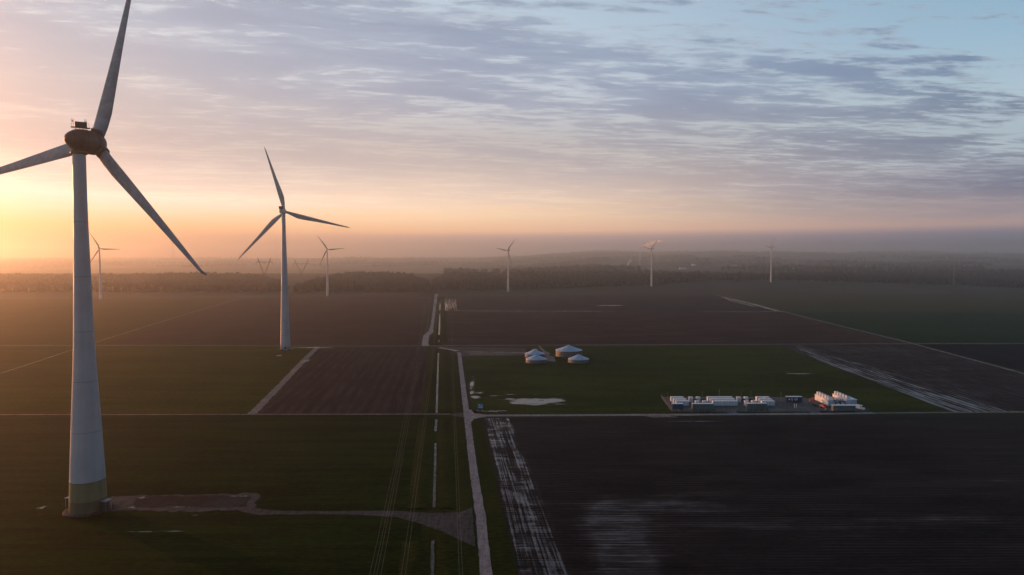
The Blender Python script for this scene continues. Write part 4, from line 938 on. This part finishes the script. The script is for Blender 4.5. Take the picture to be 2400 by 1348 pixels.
for px, py, h, lb in ((1685.8,933,4.9,'tallest thin lamp pole behind the central block'),(1645.6,934,3.9,'thin lamp pole behind the rear left cabinets'),(1738,934,4.0,'thin lamp pole right of the central block'),(1760,934,4.4,'thin lamp pole left of the right block'),(1830,935,4.0,'thin lamp pole left of the navy office'),(1565,935,3.6,'thin lamp pole at the left corner of the yard')):
    a = W(px, py); root = empty('lamp_pole', (a.x,a.y,.1), 0, lb, 'lamp pole'); MB().bar((0,0,0),(0,0,h),.07,6,.05).build('pole', M['steel'], root); MB().box((0,-.35,h),(.22,.8,.12)).build('lamp_head', M['steel'], root)
# fence round the yard
fc = empty('wire_fence', (0,0,0), 0, 'thin wire fence along the front and left side of the battery yard', 'fence')
seg_f = [G(1550,932.5), G(1575,966)], [G(1575,966), G(1697,966.6)], [G(1735,966.6), G(1896,966.4)], [G(1932,966), G(2036,966)]
pm = MB().bar((0,0,0),(0,0,2.1),.045,5); first = None
for a, b in seg_f:
    n = max(2, int((b-a).length/3.2))
    for i in range(n+1):
        q = a.lerp(b, i/n)
        if first is None: first = pm.build('post', M['steel'], fc); o = first
        else: o = first.copy(); COL.objects.link(o); o.parent = fc
        o.location = (q.x, q.y, .05)
    for z in (.6, 1.3, 2.0):
        MB().bar((a.x,a.y,z),(b.x,b.y,z),.018,4).build('rail', M['steel'], fc)

# ------------------------------------------------------------------ woods
def tree_variant(rnd, rings=4, seg=6):
    v = [(0,0,1.0)]; 
    for j in range(1, rings):
        for i in range(seg):
            a = 2*math.pi*(i+.5*(j%2))/seg; ph = math.pi*j/rings; k = rnd.uniform(.72, 1.25)
            v.append((math.sin(ph)*math.cos(a)*.5*k, math.sin(ph)*math.sin(a)*.5*k, .58+.44*math.cos(ph)*rnd.uniform(.85,1.12)))
    v.append((0,0,.08)); f = []
    for i in range(seg): f.append((0, 1+i, 1+(i+1)%seg))
    for j in range(rings-2):
        for i in range(seg):
            a = 1+j*seg+i; b = 1+j*seg+(i+1)%seg; f.append((a, a+seg, b)); f.append((b, a+seg, b+seg))
    L_ = len(v)-1; o = 1+(rings-2)*seg
    for i in range(seg): f.append((o+i, L_, o+(i+1)%seg))
    return np.array(v), np.array(f)
def twig_variant(rnd, n):
    """a spray of small twig clumps through the crown volume"""
    v = []; f = []
    for i in range(n):
        while True:
            p = np.array([rnd.uniform(-1,1), rnd.uniform(-1,1), rnd.uniform(-1,1)])
            if .25 < (p**2).sum() < 1: break
        c = np.array([p[0]*.52, p[1]*.52, .60+p[2]*.44])
        e = np.array([[rnd.uniform(-.13,.13), rnd.uniform(-.13,.13), rnd.uniform(-.10,.16)] for _ in range(2)])
        b = len(v); v += [c, c+e[0], c+e[1]]; f.append((b, b+1, b+2))
    return np.array(v), np.array(f)
def wood_mat(name, ca, cb):
    t = NT(name); n = t.noise(.018, detail=4); n2 = t.noise(.22, detail=3)
    f = t.math('ADD', t.math('MULTIPLY', t.step(n,.38,.62), .6), t.math('MULTIPLY', t.step(n2,.35,.65), .4))
    return t.fin(t.mix(f, ca, cb), .95, .03)
M['wood_w'] = wood_mat('bare_winter_crowns', (0.020,0.013,0.007), (0.052,0.036,0.022))
M['wood_e'] = wood_mat('dark_mixed_crowns', (0.009,0.010,0.008), (0.030,0.026,0.020))
M['wood_f'] = wood_mat('distant_crowns', (0.018,0.022,0.015), (0.045,0.042,0.030))
def wood(name, label, pts, mt, hmin, hmax, rings=4, seg=6, twigs=0):
    rnd = random.Random(len(pts)+int(hmax)); base = [tree_variant(rnd, rings, seg) for _ in range(6)]
    if twigs:
        nb = []
        for v, f in base:
            a, b = twig_variant(rnd, twigs); nb.append((np.vstack([v*[.82,.82,.93], a]), np.vstack([f, b+len(v)])))
        base = nb
    V = []; F = []; off = 0
    for x, y in pts:
        v, f = base[rnd.randrange(6)]; h = rnd.uniform(hmin, hmax)*(0.82+.36*(mnoise.noise(Vector((x/90, y/90, 1)))+.5)); w = h*rnd.uniform(.62,.95); a = rnd.uniform(0, 6.28)
        c, s = math.cos(a), math.sin(a); q = np.empty_like(v)
        q[:,0] = (v[:,0]*c-v[:,1]*s)*w+x; q[:,1] = (v[:,0]*s+v[:,1]*c)*w+y; q[:,2] = v[:,2]*h+terrain(x, y)-.3
        V.append(q); F.append(f+off); off += len(v)
    V = np.vstack(V); F = np.vstack(F)
    me = bpy.data.meshes.new(name); me.vertices.add(len(V)); me.vertices.foreach_set('co', V.ravel()); me.loops.add(F.size); me.loops.foreach_set('vertex_index', F.ravel())
    me.polygons.add(len(F)); me.polygons.foreach_set('loop_start', np.arange(0, F.size, 3)); me.polygons.foreach_set('loop_total', np.full(len(F), 3)); me.update(); me.validate()
    me.materials.append(mt); o = bpy.data.objects.new(name, me); COL.objects.link(o); return tag(o, label, None, None, 'stuff')
def scatter(pxa, pxb, fy, dend, spacing, grow=0.0, keep=lambda x, y: True, seed=1):
    """points between two view bearings, from depth fy(px) to dend(px)"""
    rnd = random.Random(seed); out = []; Y = 1500.0
    while Y < 11600:
        sp = spacing*(1+grow*(Y-1600)/1000); X0 = (pxa-1200)/1600*Y; X1 = (pxb-1200)/1600*Y; x = X0
        while x < X1:
            xx = x+rnd.uniform(-.45,.45)*sp; yy = Y+rnd.uniform(-.45,.45)*sp; px = 1200+1600*xx/yy
            if pxa <= px <= pxb and fy(px) < yy < dend(px) and keep(xx, yy): out.append((xx, yy))
            x += sp
        Y += sp
    return out
def lerp_tab(tab): return lambda x: interp([(-2000, tab[0][1])]+tab+[(6000, tab[-1][1])], x)
wl = scatter(-500, 672, lerp_tab([(-500,1700),(300,1690),(672,1700)]), lerp_tab([(-500,2500),(250,2500),(500,2650),(600,2500),(672,1980)]), 12.5, .55, seed=3)
wm = scatter(690, 1010, lerp_tab([(690,1690),(1010,1710)]), lerp_tab([(690,1760),(705,1900),(740,2150),(800,2600),(900,2700),(960,2500),(1010,2050)]), 12, .5, seed=4)
wc = scatter(1014, 1640, lerp_tab([(1014,1730),(1190,1790),(1527,1960),(1640,2080)]), lerp_tab([(1014,2100),(1050,2700),(1500,2850),(1640,2700)]), 12.5, .55, seed=5)
we = scatter(1640, 3000, lerp_tab([(1640,2080),(1810,2170),(2000,2060),(2250,2000),(2400,1860),(3000,1700)]), lerp_tab([(1640,2700),(1800,2600),(2100,2950),(2400,3100),(3000,3000)]), 14, .55, seed=6)
wood('forest', 'bare brown winter forest at the left, glowing in orange haze', wl, M['wood_w'], 13, 21, twigs=14)
wood('forest', 'rounded brown wood right of the second turbine', wm, M['wood_w'], 13, 22, twigs=14)
wood('forest', 'dark forest in the middle behind the ploughed fields', wc, M['wood_e'], 13, 21, twigs=12)
wood('forest', 'dark blue forest along the right side', we, M['wood_e'], 12, 20, twigs=10)
def fk(x, y):
    n = mnoise.fractal(Vector((x/620, y/900, 5.0)), 1.0, 2.0, 3); return n > .06
fw = scatter(-600, 3000, lambda p: 5600 if p < 1040 else 3050, lambda p: 11500, 36, .11, keep=fk, seed=9)
wood('distant_woods', 'patches of wood scattered over the far hazy slopes', fw, M['wood_f'], 17, 27, rings=3, seg=5)
print('trees', len(wl), len(wm), len(wc), len(we), len(fw))
# single trees standing proud of the forest edges
def lone_tree(px, Y, h, label, seed):
    rnd = random.Random(seed); x = (px-1200)/1600*Y; z = terrain(x, Y)
    root = empty('tree', (x, Y, z-.2), 0, label, 'tree')
    tr = MB(); tr.bar((0,0,0),(0,0,h*.45),h*.022,6,h*.014); 
    for i in range(9):
        a = rnd.uniform(0,6.28); s = rnd.uniform(.3,.6); z0 = h*rnd.uniform(.28,.5); tr.bar((0,0,z0),(math.cos(a)*h*.3*s*1.6, math.sin(a)*h*.3*s*1.6, z0+h*rnd.uniform(.2,.42)), h*.012, 4, h*.004)
    tr.build('trunk', M['wood'], root)
    cl = [(rnd.gauss(0,.2), rnd.gauss(0,.2), rnd.uniform(.48,.9), rnd.uniform(.12,.24)) for _ in range(9)]
    v = []; f = []
    for _ in range(1500):
        c = cl[rnd.randrange(9)]; d = Vector((rnd.gauss(0,1), rnd.gauss(0,1), rnd.gauss(0,1))).normalized()*c[3]*rnd.uniform(.3,1)
        p = Vector((c[0], c[1], c[2]))+d; e = [Vector((rnd.uniform(-1,1), rnd.uniform(-1,1), rnd.uniform(-1,1)))*.035 for _ in range(2)]
        b = len(v); v += [p*h, (p+e[0])*h, (p+e[1])*h]; f.append((b,b+1,b+2))
    MB().add(v, f).build('crown', M['wood_w'] if px < 1010 else M['wood_e'], root)
lts = [(262,1685,24,'first bare tree right of the leftmost hazy turbine, at the forest edge'),(283,1690,25,'tall bare tree right of the hazy left turbine'),(342,1700,22,'bare tree between the hazy turbine and the blade tip'),(376,1690,24,'bare tree below the tip of the large lower blade'),(28,1680,25,'bare tree at the far left edge of the forest'),(66,1675,23,'bare tree near the left edge of the photo'),(122,1690,22,'bare tree left of the nearest tower'),
 (735,1700,24,'tree at the left shoulder of the rounded wood'),(752,1705,21,'tree just left of the third turbine'),(1038,1760,25,'tree at the left corner of the middle forest'),(1108,1800,24,'tree left of the middle turbine'),(1318,1900,23,'tree in the middle forest edge between two turbines'),(1415,1960,24,'tree in the middle forest left of the chimney turbine'),(1075,1690,12,'low dark tree at the end of the flooded furrows'),
 (1850,2190,22,'tree right of the farthest right turbine'),(2080,2050,21,'tree left of the lattice mast'),(1003,1690,13,'small tree beside the far end of the lane')]
for i, (px, Y, h, lb) in enumerate(lts): lone_tree(px, Y, h, lb, 40+i)

# ------------------------------------------------------------------ far buildings, chimney and smoke
def farm(px, Y, l, w, h, rz, label, mt='white'):
    x = (px-1200)/1600*Y; root = empty('farm_building', (x, Y, terrain(x, Y)-.3), rz, label, 'building', 'distant farm buildings')
    MB().box((0,0,h/2),(l,w,h)).build('wall', M[mt], root)
    v = [(-l/2-.4,-w/2-.4,h),(l/2+.4,-w/2-.4,h),(l/2+.4,w/2+.4,h),(-l/2-.4,w/2+.4,h),(-l/2-.4,0,h+w*.35),(l/2+.4,0,h+w*.35)]
    MB().add(v, [(0,1,5,4),(2,3,4,5),(0,4,3),(1,2,5),(0,3,2,1)]).build('roof', M['tiles'] if mt == 'brick' else M['steel'], root)
    n = max(2, int(l/8)); 
    for i in range(n): MB().box((-l/2+l*(i+.5)/n,-w/2-.05,h*.5),(1.6,.1,h*.4)).build('window', M['glass'], root)
for a in ((1062,4300,60,22,9,.1,'long white hall in the haze, left of the middle turbine'),(1080,4350,40,18,8,.2,'white shed beside the long hall in the haze'),(1108,4600,46,20,9,0,'white hall just left of the middle turbine blade'),(1122,4500,26,16,8,.3,'small white shed left of the middle turbine hub'),
          (1625,4300,22,14,9,.2,'bright white building in the haze right of the smoking chimney'),(1722,4500,22,12,8,0,'small white building midway to the farthest right turbine'),(2126,3500,28,16,9,.2,'white farmhouse in the right woods, left of the village'),(2140,3450,22,14,7,-.2,'white barn in the village at the right',),(2152,3400,18,12,7,.5,'small white house in the village at the right'),(2165,3420,24,14,7,.1,'right hand house of the small village'),(2207,3150,16,12,8,.3,'white house left of the lattice mast'),
          (1860,4100,34,16,8,0,'pale long barn right of the farthest right turbine'),(428,4200,50,22,9,0,'pale hall in the orange haze beside the blade tip'),(1600,3900,40,16,7,.1,'pale barn left of the bright white building')):
    farm(*a)
cx, cy = (1499.5-1200)/1600*5000, 5000; cz = terrain(cx, cy)
ztop = CAM_H+ (606-579)/1600*5000
root = empty('chimney', (cx, cy, cz-2), 0, 'tall white smoking chimney in the haze left of its turbine', 'chimney')
MB().lathe([(3.6,0),(2.8,(ztop-cz)*.5),(2.2,ztop-cz+2)],20).build('stack', M['white'], root); MB().lathe([(2.6,ztop-cz-4),(2.6,ztop-cz-1),(2.4,ztop-cz)],20).build('rim', M['red'], root)
def plume(name, pts, label, dens, seed):
    v = []; f = []; k = 18; rings = []
    P = smooth_tab([(i, 0) for i in range(len(pts))], 1)
    n = 36
    for i in range(n+1):
        t = i/n*(len(pts)-1); j = min(int(t), len(pts)-2); u = t-j
        c = Vector(pts[j][:3]).lerp(Vector(pts[j+1][:3]), u); r = pts[j][3]+(pts[j+1][3]-pts[j][3])*u
        for m_ in range(k):
            a = 2*math.pi*m_/k; q = 1+.55*mnoise.fractal(Vector((math.cos(a)*1.2, math.sin(a)*1.2, t*1.6+seed)), 1.0, 2.0, 4)
            v.append((c.x, c.y+math.cos(a)*r*q, c.z+math.sin(a)*r*q))
        if i:
            for m_ in range(k): f.append(((i-1)*k+m_, (i-1)*k+(m_+1)%k, i*k+(m_+1)%k, i*k+m_))
    f.append(tuple(range(k))); f.append(tuple(reversed(range(n*k, n*k+k))))
    t = NT(name+'_vapour'); t.fin((.98,.93,.90), 1.0, 0.0)
    nt = t.t; tl = nt.nodes.new('ShaderNodeBsdfTranslucent'); tl.inputs[0].default_value = (.98,.95,.93,1)
    m1 = nt.nodes.new('ShaderNodeMixShader'); m1.inputs[0].default_value = .75; t.L.new(t.b.outputs[0], m1.inputs[1]); t.L.new(tl.outputs[0], m1.inputs[2])
    tp = nt.nodes.new('ShaderNodeBsdfTransparent'); m2 = nt.nodes.new('ShaderNodeMixShader')
    t.L.new(t.step(t.noise(.03, detail=5, rough=.65), .32, .66, dens*.35, dens), m2.inputs[0]); t.L.new(tp.outputs[0], m2.inputs[1]); t.L.new(m1.outputs[0], m2.inputs[2])
    t.L.new(m2.outputs[0], nt.nodes['Material Output'].inputs[0])
    o = MB().add(v, f, True).build(name, t.m); tag(o, label, 'smoke', None, 'stuff')
plume('smoke', [(cx-2,cy,ztop-3,3),(cx+8,cy,ztop+4,7),(cx+34,cy+5,ztop+12,13),(cx+70,cy+10,ztop+22,18),(cx+105,cy+20,ztop+32,20),(cx+140,cy+20,ztop+40,15),(cx+170,cy+20,ztop+44,5)], 'pale smoke drifting right from the tall chimney', .5, 2.0)
sx = (1470-1200)/1600*4800
plume('smoke', [(sx,4800,terrain(sx,4800)+4,4),(sx+5,4800,terrain(sx,4800)+16,14),(sx+16,4800,terrain(sx,4800)+28,14),(sx+34,4800,terrain(sx,4800)+36,3)], 'small puff of steam left of the tall chimney', .5, 5.0)

# ------------------------------------------------------------------ haze
hz = MB().box((0, 5000, (HAZE_TOP-40)/2), (24000, 16400, HAZE_TOP+40)).build('haze', None)
mt = bpy.data.materials.new('haze_air'); mt.use_nodes = True; nt = mt.node_tree; nt.nodes.remove(nt.nodes['Principled BSDF'])
pv = nt.nodes.new('ShaderNodeVolumePrincipled'); pv.inputs['Color'].default_value = (0.87,0.85,0.82,1); pv.inputs['Density'].default_value = HAZE_DENSITY; pv.inputs['Anisotropy'].default_value = HAZE_ANISO
nt.links.new(pv.outputs[0], nt.nodes['Material Output'].inputs['Volume']); hz.data.materials.append(mt)
tag(hz, 'evening haze lying over the whole plain', None, None, 'stuff')
